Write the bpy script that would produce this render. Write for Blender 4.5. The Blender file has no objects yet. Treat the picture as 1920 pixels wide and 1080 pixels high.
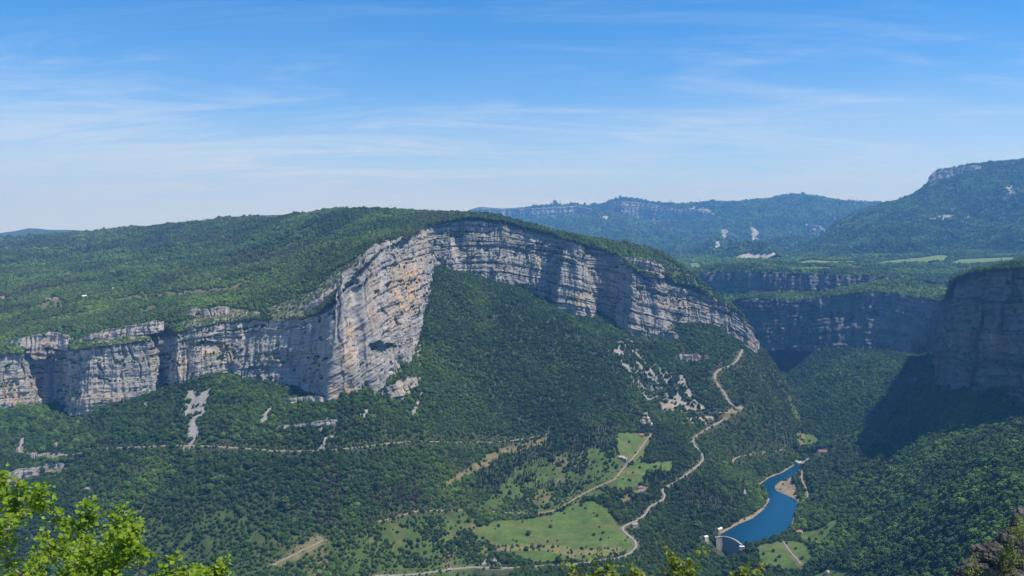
import bpy, math, random
import numpy as np
from mathutils import Vector

random.seed(7)
RNG = np.random.default_rng(7)
scn = bpy.context.scene
COL = scn.collection

# ------------------------------------------------------------------ camera
F = 1600.0                      # focal length in pixels of a 1920 wide frame
CZ = 900.0                      # eye height (m); valley lake lies at 250 m
PITCH = math.atan(100.0 / F)
cam_d = bpy.data.cameras.new('camera')
cam_d.sensor_width = 36.0
cam_d.lens = 36.0 * F / 1920.0
cam_d.clip_start = 0.1
cam_d.clip_end = 60000.0
cam = bpy.data.objects.new('camera', cam_d)
COL.objects.link(cam)
cam.location = (0, 0, CZ)
cam.rotation_euler = (math.pi / 2 - PITCH, 0, 0)
scn.camera = cam

# ------------------------------------------------------------------ light, sky, exposure
SUN_AZ = (0.965, -0.26)          # horizontal direction towards the sun
SUN_EL = math.radians(63)
SKY_STRENGTH = 0.13
EXPOSURE = 0.3
world = bpy.data.worlds.new('World')
scn.world = world
world.use_nodes = True
wn, wl = world.node_tree.nodes, world.node_tree.links
wn.clear()


def N(tree, typ, **kw):
    n = tree.nodes.new(typ)
    for k, v in kw.items():
        if k.startswith('i_'):
            n.inputs[k[2:].replace('_', ' ')].default_value = v
        else:
            setattr(n, k, v)
    return n


wt = world.node_tree
sky = N(wt, 'ShaderNodeTexSky', sky_type='NISHITA', sun_disc=False, sun_elevation=SUN_EL,
        sun_rotation=math.atan2(SUN_AZ[0], SUN_AZ[1]), altitude=900.0, air_density=1.0, dust_density=0.25, ozone_density=2.0)
sat = N(wt, 'ShaderNodeHueSaturation')
sat.inputs['Saturation'].default_value = 1.15
sat.inputs['Value'].default_value = 0.86
tintn = N(wt, 'ShaderNodeMix', data_type='RGBA', blend_type='MULTIPLY')
tintn.inputs['Factor'].default_value = 1.0
tintn.inputs['B'].default_value = (0.30, 0.74, 1.17, 1)
wl.new(sky.outputs[0], tintn.inputs['A'])
wl.new(tintn.outputs['Result'], sat.inputs['Color'])
# thin cirrus: noise on the plane of a high cloud deck, stretched into streaks
geo = N(wt, 'ShaderNodeTexCoord')
sep = N(wt, 'ShaderNodeSeparateXYZ')
wl.new(geo.outputs['Generated'], sep.inputs[0])
zc = N(wt, 'ShaderNodeMath', operation='MAXIMUM')
zc.inputs[1].default_value = 0.0
wl.new(sep.outputs['Z'], zc.inputs[0])
zd = N(wt, 'ShaderNodeMath', operation='ADD')
zd.inputs[1].default_value = 0.10
wl.new(zc.outputs[0], zd.inputs[0])
dx = N(wt, 'ShaderNodeMath', operation='DIVIDE')
dy = N(wt, 'ShaderNodeMath', operation='DIVIDE')
wl.new(sep.outputs['X'], dx.inputs[0]); wl.new(zd.outputs[0], dx.inputs[1])
wl.new(sep.outputs['Y'], dy.inputs[0]); wl.new(zd.outputs[0], dy.inputs[1])
cmb = N(wt, 'ShaderNodeCombineXYZ')
wl.new(dx.outputs[0], cmb.inputs[0]); wl.new(dy.outputs[0], cmb.inputs[1])


def cloud_layer(scale, rot, sc, detail, rough, dist, lo, hi, seed):
    mp = N(wt, 'ShaderNodeMapping')
    mp.inputs['Rotation'].default_value = (0, 0, rot)
    mp.inputs['Scale'].default_value = (sc[0], sc[1], 1)
    mp.inputs['Location'].default_value = (seed, seed * 1.7, seed * .3)
    wl.new(cmb.outputs[0], mp.inputs[0])
    nz = N(wt, 'ShaderNodeTexNoise')
    nz.inputs['Scale'].default_value = scale
    nz.inputs['Detail'].default_value = detail
    nz.inputs['Roughness'].default_value = rough
    nz.inputs['Distortion'].default_value = dist
    wl.new(mp.outputs[0], nz.inputs['Vector'])
    mr = N(wt, 'ShaderNodeMapRange', interpolation_type='SMOOTHSTEP')
    mr.inputs['From Min'].default_value = lo
    mr.inputs['From Max'].default_value = hi
    wl.new(nz.outputs[0], mr.inputs[0])
    return mr.outputs[0]


c1 = cloud_layer(0.55, 0.75, (0.55, 1.15), 9, 0.62, 0.5, 0.36, 0.78, 5.3)
c2 = cloud_layer(1.3, 0.95, (0.50, 1.5), 12, 0.72, 0.8, 0.44, 0.74, 8.4)
c3 = cloud_layer(0.24, -0.2, (0.7, 1.0), 5, 0.5, 0.3, 0.34, 0.62, 6.2)
m1 = N(wt, 'ShaderNodeMath', operation='MULTIPLY_ADD')      # c1*0.55 + c3*.25
m0 = N(wt, 'ShaderNodeMath', operation='MULTIPLY'); m0.inputs[1].default_value = 0.15
wl.new(c3, m0.inputs[0])
m1.inputs[1].default_value = 0.22
wl.new(c1, m1.inputs[0]); wl.new(m0.outputs[0], m1.inputs[2])
m2 = N(wt, 'ShaderNodeMath', operation='MULTIPLY')
wl.new(c2, m2.inputs[0]); wl.new(c3, m2.inputs[1])
m3 = N(wt, 'ShaderNodeMath', operation='MULTIPLY_ADD'); m3.inputs[1].default_value = 0.70
wl.new(m2.outputs[0], m3.inputs[0]); wl.new(m1.outputs[0], m3.inputs[2])
# the thin sheet thickens towards the horizon all round, where the line of sight crosses it at a slant
veil = N(wt, 'ShaderNodeMath', operation='ADD'); veil.inputs[1].default_value = 0.40
wl.new(m3.outputs[0], veil.inputs[0])
zs_ = N(wt, 'ShaderNodeMath', operation='MULTIPLY'); zs_.inputs[1].default_value = -1.0 / 0.060
wl.new(zc.outputs[0], zs_.inputs[0])
ze = N(wt, 'ShaderNodeMath', operation='EXPONENT')
wl.new(zs_.outputs[0], ze.inputs[0])
bank = N(wt, 'ShaderNodeMath', operation='MULTIPLY')
wl.new(veil.outputs[0], bank.inputs[0]); wl.new(ze.outputs[0], bank.inputs[1])
bk = N(wt, 'ShaderNodeMath', operation='MULTIPLY'); bk.inputs[1].default_value = -6.5
wl.new(bank.outputs[0], bk.inputs[0])
tau = N(wt, 'ShaderNodeMath', operation='MULTIPLY_ADD'); tau.inputs[1].default_value = -0.18
wl.new(m3.outputs[0], tau.inputs[0]); wl.new(bk.outputs[0], tau.inputs[2])
ee = N(wt, 'ShaderNodeMath', operation='EXPONENT')
wl.new(tau.outputs[0], ee.inputs[0])
cl = N(wt, 'ShaderNodeMath', operation='SUBTRACT'); cl.inputs[0].default_value = 1.0
wl.new(ee.outputs[0], cl.inputs[1])
mixc = N(wt, 'ShaderNodeMix', data_type='RGBA')
mixc.inputs['B'].default_value = (4.9, 5.4, 5.9, 1)
wl.new(cl.outputs[0], mixc.inputs['Factor'])
wl.new(sat.outputs[0], mixc.inputs['A'])
bg = N(wt, 'ShaderNodeBackground')
bg.inputs['Strength'].default_value = SKY_STRENGTH
wl.new(mixc.outputs['Result'], bg.inputs['Color'])
wo = N(wt, 'ShaderNodeOutputWorld')
wl.new(bg.outputs[0], wo.inputs['Surface'])

sun_d = bpy.data.lights.new('sun', 'SUN')
sun_d.energy = 5.0
sun_d.angle = math.radians(0.53)
sun_d.color = (1.0, 0.955, 0.88)
sun = bpy.data.objects.new('sun', sun_d)
COL.objects.link(sun)
hs = Vector((SUN_AZ[0], SUN_AZ[1], 0)).normalized()
sv = Vector((hs.x * math.cos(SUN_EL), hs.y * math.cos(SUN_EL), math.sin(SUN_EL)))
sun.rotation_euler = sv.to_track_quat('Z', 'Y').to_euler()
sun.location = (300, -200, 2500)

scn.view_settings.view_transform = 'Standard'
scn.view_settings.look = 'None'
scn.view_settings.gamma = 1.0
scn.view_settings.exposure = EXPOSURE
scn.render.engine = 'CYCLES'
scn.cycles.use_denoising = True
scn.cycles.max_bounces = 6
scn.cycles.diffuse_bounces = 2
scn.cycles.glossy_bounces = 2
scn.cycles.transmission_bounces = 2
scn.cycles.volume_bounces = 0
scn.cycles.transparent_max_bounces = 8

# ------------------------------------------------------------------ projection helpers
CP, SP = math.cos(PITCH), math.sin(PITCH)


def at(px, py, Y):
    """the world point seen at pixel (px,py) of the photograph at forward distance Y"""
    px = np.asarray(px, float); py = np.asarray(py, float); Y = np.asarray(Y, float)
    u = (px - 960) / F; v = (540 - py) / F
    den = CP + v * SP
    return np.stack([u / den * Y, Y, CZ + Y * (v * CP - SP) / den], -1)


def to_px(P):
    x, y, z = P[..., 0], P[..., 1], P[..., 2] - CZ
    d = y * CP - z * SP
    d = np.where(d > 0.01, d, 0.01)
    return 960 + F * x / d, 540 - F * (y * SP + z * CP) / d


# ------------------------------------------------------------------ noise
def _hash(ix, iy, iz, seed):
    h = (ix.astype(np.int64) * 374761393 + iy.astype(np.int64) * 668265263 + iz.astype(np.int64) * 1274126177 + seed * 974634321) & 0xFFFFFFFF
    h = ((h ^ (h >> 13)) * 1274126177) & 0xFFFFFFFF
    h = ((h ^ (h >> 16)) * 2246822519) & 0xFFFFFFFF
    return ((h ^ (h >> 15)) & 0xFFFFFF).astype(np.float64) / float(0xFFFFFF)


def vn2(x, y, seed=0):
    x = np.asarray(x, float); y = np.asarray(y, float)
    x, y = np.broadcast_arrays(x, y)
    ix = np.floor(x); iy = np.floor(y)
    fx = x - ix; fy = y - iy
    fx = fx * fx * fx * (fx * (fx * 6 - 15) + 10); fy = fy * fy * fy * (fy * (fy * 6 - 15) + 10)
    z = np.zeros_like(ix)
    a = _hash(ix, iy, z, seed); b = _hash(ix + 1, iy, z, seed)
    c = _hash(ix, iy + 1, z, seed); d = _hash(ix + 1, iy + 1, z, seed)
    return ((a + (b - a) * fx) + ((c + (d - c) * fx) - (a + (b - a) * fx)) * fy) * 2 - 1


def vn3(x, y, z, seed=0):
    x, y, z = np.broadcast_arrays(np.asarray(x, float), np.asarray(y, float), np.asarray(z, float))
    iz = np.floor(z); fz = z - iz
    fz = fz * fz * (3 - 2 * fz)
    ix = np.floor(x); iy = np.floor(y)
    fx = x - ix; fy = y - iy
    fx = fx * fx * (3 - 2 * fx); fy = fy * fy * (3 - 2 * fy)
    out = 0
    for k in (0, 1):
        a = _hash(ix, iy, iz + k, seed); b = _hash(ix + 1, iy, iz + k, seed)
        c = _hash(ix, iy + 1, iz + k, seed); d = _hash(ix + 1, iy + 1, iz + k, seed)
        v = (a + (b - a) * fx) * (1 - fy) + (c + (d - c) * fx) * fy
        out = out + v * (fz if k else 1 - fz)
    return out * 2 - 1


def fbm2(x, y, octv=4, seed=0, gain=0.5):
    s = 0; a = 1; t = 0
    for k in range(octv):
        s = s + a * vn2(x * 2 ** k + 17.3 * k, y * 2 ** k - 9.1 * k, seed + k); t += a; a *= gain
    return s / t


def fbm3(x, y, z, octv=3, seed=0, gain=0.5):
    s = 0; a = 1; t = 0
    for k in range(octv):
        s = s + a * vn3(x * 2 ** k + 7.3 * k, y * 2 ** k, z * 2 ** k, seed + k); t += a; a *= gain
    return s / t


def sstep(a, b, x):
    t = np.clip((x - a) / (b - a), 0, 1)
    return t * t * (3 - 2 * t)


# ------------------------------------------------------------------ mesh helpers
def new_obj(name, me, mat=None, parent=None):
    o = bpy.data.objects.new(name, me)
    COL.objects.link(o)
    if mat is not None and me is not None and not me.materials:
        me.materials.append(mat)
    if parent is not None:
        o.parent = parent
    return o


def tag(o, label=None, cat=None, group=None, kind=None):
    if label: o['label'] = label
    if cat: o['category'] = cat
    if group: o['group'] = group
    if kind: o['kind'] = kind
    return o


def empty(name, loc, rz=0.0):
    o = bpy.data.objects.new(name, None)
    COL.objects.link(o)
    o.location = loc
    o.rotation_euler = (0, 0, rz)
    o.empty_display_size = 1.0
    return o


def mesh_np(name, V, Fc, smooth=True, attrs=None):
    """V (n,3), Fc (m,k) same-size polygons"""
    V = np.ascontiguousarray(V, np.float32); Fc = np.ascontiguousarray(Fc, np.int32)
    me = bpy.data.meshes.new(name)
    me.vertices.add(len(V)); me.vertices.foreach_set('co', V.ravel())
    m, k = Fc.shape
    me.loops.add(m * k); me.loops.foreach_set('vertex_index', Fc.ravel())
    me.polygons.add(m)
    me.polygons.foreach_set('loop_start', np.arange(0, m * k, k, dtype=np.int32))
    me.polygons.foreach_set('use_smooth', np.full(m, smooth, bool))
    if attrs:
        for an, (typ, arr) in attrs.items():
            a = me.attributes.new(an, typ, 'POINT')
            key = {'FLOAT': 'value', 'INT': 'value', 'FLOAT_COLOR': 'color', 'FLOAT_VECTOR': 'vector'}[typ]
            a.data.foreach_set(key, np.ascontiguousarray(arr, np.int32 if typ == 'INT' else np.float32).ravel())
    me.update(calc_edges=True)
    return me


def grid_faces(nr, nc, keep=None):
    i = np.arange(nr * nc).reshape(nr, nc)
    q = np.stack([i[:-1, :-1], i[:-1, 1:], i[1:, 1:], i[1:, :-1]], -1)
    if keep is not None:
        q = q[keep]
    return q.reshape(-1, 4)


def compact(V, Fc, attrs=None):
    used = np.zeros(len(V), bool); used[Fc.ravel()] = True
    idx = np.cumsum(used) - 1
    at2 = None
    if attrs:
        at2 = {k: (t, np.asarray(a)[used]) for k, (t, a) in attrs.items()}
    return V[used], idx[Fc], at2


def in_poly(x, y, poly):
    poly = np.asarray(poly, float)
    ins = np.zeros(np.shape(x), bool)
    n = len(poly)
    for i in range(n):
        x1, y1 = poly[i]; x2, y2 = poly[(i + 1) % n]
        if y1 == y2: continue
        c = ((y1 > y) != (y2 > y)) & (x < (x2 - x1) * (y - y1) / (y2 - y1) + x1)
        ins ^= c
    return ins


def seg_dist(x, y, poly, closed=True):
    poly = np.asarray(poly, float)
    n = len(poly)
    best = np.full(np.shape(x), 1e18)
    for i in range(n if closed else n - 1):
        x1, y1 = poly[i]; x2, y2 = poly[(i + 1) % n]
        dx, dy = x2 - x1, y2 - y1
        L = dx * dx + dy * dy + 1e-12
        t = np.clip(((x - x1) * dx + (y - y1) * dy) / L, 0, 1)
        d = (x - x1 - t * dx) ** 2 + (y - y1 - t * dy) ** 2
        best = np.minimum(best, d)
    return np.sqrt(best)


# ------------------------------------------------------------------ materials
def mat_new(name):
    m = bpy.data.materials.new(name)
    m.use_nodes = True
    t = m.node_tree
    t.nodes.clear()
    out = t.nodes.new('ShaderNodeOutputMaterial')
    p = t.nodes.new('ShaderNodeBsdfPrincipled')
    p.inputs['Roughness'].default_value = 0.9
    p.inputs['Specular IOR Level'].default_value = 0.15
    t.links.new(p.outputs[0], out.inputs['Surface'])
    return m, t, p


def noise_fac(t, scale, detail=4, rough=0.6, vec=None, lo=0.3, hi=0.7, stretch=None, dist=0.0):
    if vec is None:
        g = t.nodes.new('ShaderNodeNewGeometry'); vec = g.outputs['Position']
    if stretch:
        mp = t.nodes.new('ShaderNodeMapping'); mp.inputs['Scale'].default_value = stretch
        t.links.new(vec, mp.inputs[0]); vec = mp.outputs[0]
    n = t.nodes.new('ShaderNodeTexNoise')
    n.inputs['Scale'].default_value = scale; n.inputs['Detail'].default_value = detail
    n.inputs['Roughness'].default_value = rough; n.inputs['Distortion'].default_value = dist
    t.links.new(vec, n.inputs['Vector'])
    mr = t.nodes.new('ShaderNodeMapRange')
    mr.inputs['From Min'].default_value = lo; mr.inputs['From Max'].default_value = hi
    t.links.new(n.outputs[0], mr.inputs[0])
    return mr.outputs[0]


def mixc_n(t, fac, a, b, blend='MIX'):
    m = t.nodes.new('ShaderNodeMix'); m.data_type = 'RGBA'; m.blend_type = blend
    for sock, v in (('Factor', fac), ('A', a), ('B', b)):
        if hasattr(v, 'is_linked'):
            t.links.new(v, m.inputs[sock])
        elif sock == 'Factor':
            m.inputs[sock].default_value = v
        else:
            m.inputs[sock].default_value = (*v, 1) if len(v) == 3 else v
    return m.outputs['Result']


def math_n(t, op, a, b=0.0, c=None):
    m = t.nodes.new('ShaderNodeMath'); m.operation = op
    for i, v in enumerate((a, b) if c is None else (a, b, c)):
        if hasattr(v, 'is_linked'): t.links.new(v, m.inputs[i])
        else: m.inputs[i].default_value = v
    return m.outputs[0]


def attr_n(t, name, typ='GEOMETRY'):
    a = t.nodes.new('ShaderNodeAttribute'); a.attribute_name = name; a.attribute_type = typ
    return a


def bump_n(t, p, h, strength, dist):
    b = t.nodes.new('ShaderNodeBump')
    b.inputs['Strength'].default_value = strength; b.inputs['Distance'].default_value = dist
    t.links.new(h, b.inputs['Height']); t.links.new(b.outputs[0], p.inputs['Normal'])


def simple_mat(name, col, rough=0.85, var=0.12, scale=0.6, spec=0.2):
    m, t, p = mat_new(name)
    f = noise_fac(t, scale, 5, 0.6)
    c = mixc_n(t, f, [v * (1 - var) for v in col], [min(1, v * (1 + var)) for v in col])
    t.links.new(c, p.inputs['Base Color'])
    p.inputs['Roughness'].default_value = rough
    p.inputs['Specular IOR Level'].default_value = spec
    return m


def ground_material():
    m, t, p = mat_new('hillside_ground')
    a = attr_n(t, 'gcol')
    f1 = noise_fac(t, 0.05, 6, 0.65)
    f2 = noise_fac(t, 0.35, 5, 0.7)
    c = mixc_n(t, f1, (0.72, 0.74, 0.7), (1.25, 1.22, 1.2))
    c2 = mixc_n(t, f2, (0.65, 0.66, 0.66), (1.3, 1.3, 1.25))
    c = mixc_n(t, 1.0, c, c2, 'MULTIPLY')
    c = mixc_n(t, 1.0, a.outputs['Color'], c, 'MULTIPLY')
    t.links.new(c, p.inputs['Base Color'])
    bump_n(t, p, f2, 0.5, 1.0)
    return m


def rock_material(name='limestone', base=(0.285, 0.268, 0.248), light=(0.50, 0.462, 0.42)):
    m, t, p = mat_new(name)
    f1 = noise_fac(t, 0.02, 6, 0.6, lo=0.35, hi=0.68)
    c = mixc_n(t, f1, base, light)
    # thin bedding tones
    f2 = noise_fac(t, 0.05, 5, 0.65, stretch=(0.25, 0.25, 3.2), lo=0.35, hi=0.65)
    c = mixc_n(t, math_n(t, 'MULTIPLY', f2, 0.45), c, (0.20, 0.195, 0.19))
    # dark water streaks running down
    f3 = noise_fac(t, 0.06, 5, 0.6, stretch=(1.0, 1.0, 0.10), lo=0.50, hi=0.72)
    c = mixc_n(t, math_n(t, 'MULTIPLY', f3, 0.55), c, (0.135, 0.135, 0.14))
    # fresh pale and ochre rock
    oc = attr_n(t, 'ochre')
    f4 = noise_fac(t, 0.035, 6, 0.62, stretch=(1, 1, 0.35), lo=0.38, hi=0.62, dist=0.6)
    c = mixc_n(t, math_n(t, 'MULTIPLY', oc.outputs['Fac'], f4), c, (0.56, 0.37, 0.21))
    f6 = noise_fac(t, 0.02, 5, 0.6, stretch=(1, 1, 0.6), lo=0.56, hi=0.70)
    c = mixc_n(t, math_n(t, 'MULTIPLY', math_n(t, 'ADD', math_n(t, 'MULTIPLY', oc.outputs['Fac'], 0.6), 0.28), f6), c, (0.62, 0.50, 0.38))
    # plants rooted on ledges
    vg = attr_n(t, 'veg')
    f5 = noise_fac(t, 0.25, 5, 0.7, lo=0.35, hi=0.6)
    c = mixc_n(t, math_n(t, 'MULTIPLY', vg.outputs['Fac'], math_n(t, 'ADD', math_n(t, 'MULTIPLY', f5, 0.6), 0.4)), c, (0.045, 0.075, 0.025))
    t.links.new(c, p.inputs['Base Color'])
    fb = noise_fac(t, 0.30, 8, 0.7, lo=0.2, hi=0.8)
    bump_n(t, p, fb, 0.8, 2.0)
    return m


def crown_material(name, default):
    m, t, p = mat_new(name)
    a = attr_n(t, 'tint', 'INSTANCER')
    sepc = t.nodes.new('ShaderNodeSeparateColor'); t.links.new(a.outputs['Color'], sepc.inputs[0])
    has = math_n(t, 'GREATER_THAN', sepc.outputs[1], 0.0005)
    c = mixc_n(t, has, default, a.outputs['Color'])
    tc = t.nodes.new('ShaderNodeTexCoord')
    f = noise_fac(t, 0.9, 3, 0.7, vec=tc.outputs['Object'], lo=0.25, hi=0.75)
    c = mixc_n(t, 1.0, c, mixc_n(t, f, (0.62, 0.66, 0.6), (1.4, 1.34, 1.3)), 'MULTIPLY')
    t.links.new(c, p.inputs['Base Color'])
    p.inputs['Roughness'].default_value = 0.75
    p.inputs['Specular IOR Level'].default_value = 0.12
    return m


MAT_GROUND = ground_material()
MAT_ROCK = rock_material()
MAT_ROCKD = rock_material('shaded_limestone', (0.10, 0.10, 0.10), (0.23, 0.225, 0.22))  # darker copy of the limestone; shade of the north-facing cliffs put into its colour
MAT_CROWN = crown_material('broadleaf_crown', (0.055, 0.095, 0.028))
MAT_BARK = simple_mat('bark', (0.11, 0.085, 0.065), 0.95, 0.3, 6.0)
MAT_ROAD = simple_mat('pale_asphalt', (0.235, 0.23, 0.21), 0.9, 0.15, 0.15)
MAT_TRACK = simple_mat('gravel_track', (0.24, 0.215, 0.15), 0.95, 0.25, 0.2)

# ------------------------------------------------------------------ surfaces from control points
class Surf:
    """height field z(X,Y): smooth interpolation of surveyed points on a fan-shaped grid (X/Y by rows of Y)"""

    def __init__(self, ctrl, a_rng, rows, nc, noise=None, blur=1):
        C = np.array(ctrl, float)
        key = np.round(np.stack([C[:, 0] / C[:, 1] * 60, np.log(C[:, 1]) * 60], 1)).astype(int)
        _, u = np.unique(key, axis=0, return_index=True)
        C = C[np.sort(u)]
        A = np.stack([C[:, 0] / C[:, 1] * 2.0, np.log(C[:, 1]) * 1.6], 1)
        n = len(A)
        D = np.sqrt(((A[:, None] - A[None]) ** 2).sum(-1))
        M = np.zeros((n + 3, n + 3))
        M[:n, :n] = D - np.eye(n) * 1e-3
        M[:n, n] = 1; M[:n, n + 1:] = A; M[n, :n] = 1; M[n + 1:, :n] = A.T
        w = np.linalg.solve(M, np.concatenate([C[:, 2], [0, 0, 0]]))
        self.rows = np.asarray(rows, float)
        self.cols = np.linspace(a_rng[0], a_rng[1], nc)
        nr = len(self.rows)
        cr = np.unique(np.r_[np.arange(0, nr, 4), nr - 1]); cc = np.unique(np.r_[np.arange(0, nc, 4), nc - 1])
        GA, GB = np.meshgrid(self.cols[cc] * 2.0, np.log(self.rows[cr]) * 1.6)
        P = np.stack([GA.ravel(), GB.ravel()], 1)
        z = np.zeros(len(P))
        for s in range(0, len(P), 20000):
            q = P[s:s + 20000]
            d = np.sqrt(((q[:, None] - A[None]) ** 2).sum(-1))
            z[s:s + 20000] = d @ w[:n] + w[n] + q @ w[n + 1:]
        z = z.reshape(len(cr), len(cc))
        for _ in range(blur):
            zp = np.pad(z, 1, mode='edge')
            z = (zp[:-2, 1:-1] + zp[2:, 1:-1] + zp[1:-1, :-2] + zp[1:-1, 2:] + 2 * z) / 6
        z = np.stack([np.interp(np.arange(nr), cr, z[:, k]) for k in range(len(cc))], 1)
        z = np.stack([np.interp(np.arange(nc), cc, z[k]) for k in range(nr)], 0)
        self.Y = np.repeat(self.rows[:, None], nc, 1)
        self.X = self.Y * self.cols[None]
        if noise is not None:
            z = z + noise(self.X, self.Y, z)
        self.Z = z

    def h(self, X, Y):
        a = X / np.maximum(Y, 1e-3)
        r = np.clip(np.interp(Y, self.rows, np.arange(len(self.rows))), 0, len(self.rows) - 1.001)
        c = np.clip((a - self.cols[0]) / (self.cols[1] - self.cols[0]), 0, len(self.cols) - 1.001)
        i = r.astype(int); j = c.astype(int); fr = r - i; fc = c - j
        Z = self.Z
        return (Z[i, j] * (1 - fc) + Z[i, j + 1] * fc) * (1 - fr) + (Z[i + 1, j] * (1 - fc) + Z[i + 1, j + 1] * fc) * fr

    def hit(self, px, py, y0=None, y1=None):
        """where the line of sight through a pixel meets this surface"""
        px = np.atleast_1d(np.asarray(px, float)); py = np.atleast_1d(np.asarray(py, float))
        ys = np.geomspace(max(y0 or 0, self.rows[0] * 1.005), y1 or self.rows[-1] * 0.98, 2500)
        out = np.zeros((len(px), 3))
        for k in range(len(px)):
            P = at(np.full_like(ys, px[k]), np.full_like(ys, py[k]), ys)
            d = P[:, 2] - self.h(P[:, 0], P[:, 1])
            neg = np.nonzero(d <= 0)[0]
            i = neg[0] if len(neg) else np.argmin(np.abs(d))
            if i > 0 and len(neg):
                t = d[i - 1] / (d[i - 1] - d[i] + 1e-9)
                Pp = P[i - 1] * (1 - t) + P[i] * t
            else:
                Pp = P[i]
            out[k] = Pp
            out[k, 2] = self.h(Pp[0:1], Pp[1:2])[0]
        return out

    def normal_z(self):
        gy = np.gradient(self.Z, axis=0) / np.gradient(self.Y, axis=0)
        gx = np.gradient(self.Z, axis=1) / np.gradient(self.X, axis=1)
        return 1 / np.sqrt(1 + gx ** 2 + gy ** 2)


# ------------------------------------------------------------------ cliff lines: (px, py of rim, py of foot, distance)
MAIN = [(-420, 655, 800, 1900), (-200, 660, 800, 1950), (-60, 668, 785, 1985), (0, 668, 777, 2005), (54, 664, 768, 2025), (66, 662, 766, 2105), (116, 660, 764, 2105),
        (130, 662, 790, 1985), (165, 655, 784, 1968), (220, 650, 758, 1990), (290, 645, 738, 2020), (304, 640, 730, 2070), (316, 634, 728, 2055), (328, 626, 726, 1992),
        (385, 615, 706, 2010), (425, 608, 702, 2045), (462, 604, 712, 2052), (520, 603, 716, 2036), (570, 598, 726, 2005), (602, 586, 742, 1955),
        (624, 562, 756, 1905), (645, 540, 750, 1912), (662, 518, 746, 1922), (672, 510, 744, 1946), (690, 488, 724, 1956), (704, 482, 712, 1972), (725, 460, 692, 2025), (745, 454, 674, 2095), (766, 448, 654, 2190), (782, 442, 602, 2330),
        (795, 432, 546, 2500), (804, 428, 520, 2620), (809, 425, 499, 2695), (822, 421, 500, 2725), (850, 417, 506, 2735), (857, 416, 508, 2768), (900, 415, 520, 2775), (950, 422, 534, 2790), (962, 426, 538, 2812),
        (1000, 437, 550, 2812), (1036, 444, 562, 2815), (1048, 446, 576, 2738), (1080, 456, 584, 2735), (1104, 465, 584, 2750), (1116, 470, 580, 2825), (1150, 480, 604, 2810),
        (1166, 492, 616, 2745), (1182, 512, 626, 2715), (1236, 527, 638, 2725), (1250, 532, 630, 2750), (1262, 536, 618, 2782), (1300, 546, 606, 2790), (1340, 560, 614, 2795),
        (1372, 574, 636, 2795), (1400, 596, 654, 2800), (1414, 614, 660, 2820), (1424, 640, 668, 2870)]
RIGHT = [(1760, 566, 685, 2900), (1763, 552, 692, 2600), (1766, 538, 700, 2350), (1769, 531, 706, 2200), (1780, 527, 712, 2150), (1797, 523, 718, 2100), (1806, 518, 722, 2040), (1820, 514, 726, 2010), (1842, 511, 732, 1995), (1850, 508, 734, 1930), (1874, 507, 740, 1905),
         (1915, 504, 752, 1830), (1990, 486, 785, 1650), (2150, 455, 830, 1450), (2400, 420, 880, 1250)]
FARLOW = [(1345, 580, 640, 3900), (1385, 566, 645, 3720), (1420, 562, 648, 3600), (1475, 561, 648, 3540), (1530, 561, 650, 3480), (1570, 556, 654, 3440), (1630, 548, 658, 3400), (1680, 552, 662, 3350),
          (1720, 560, 666, 3300), (1764, 566, 672, 3240), (1830, 566, 680, 3200), (2000, 560, 690, 3150)]
FARUP = [(1310, 512, 545, 4400), (1350, 508, 546, 4250), (1400, 508, 546, 4150), (1455, 510, 548, 4080), (1510, 512, 549, 4020), (1545, 514, 546, 3990), (1580, 516, 538, 3960), (1640, 518, 538, 3920), (1675, 522, 534, 3890),
         (1760, 530, 542, 3850), (1850, 535, 545, 3800)]


def rim(pts, back=14.0):
    a = np.array(pts, float)
    return at(a[:, 0], a[:, 1], a[:, 3] + back)


def foot(pts, fwd=4.0):
    a = np.array(pts, float)
    return at(a[:, 0], a[:, 2], a[:, 3] - fwd)


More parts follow.
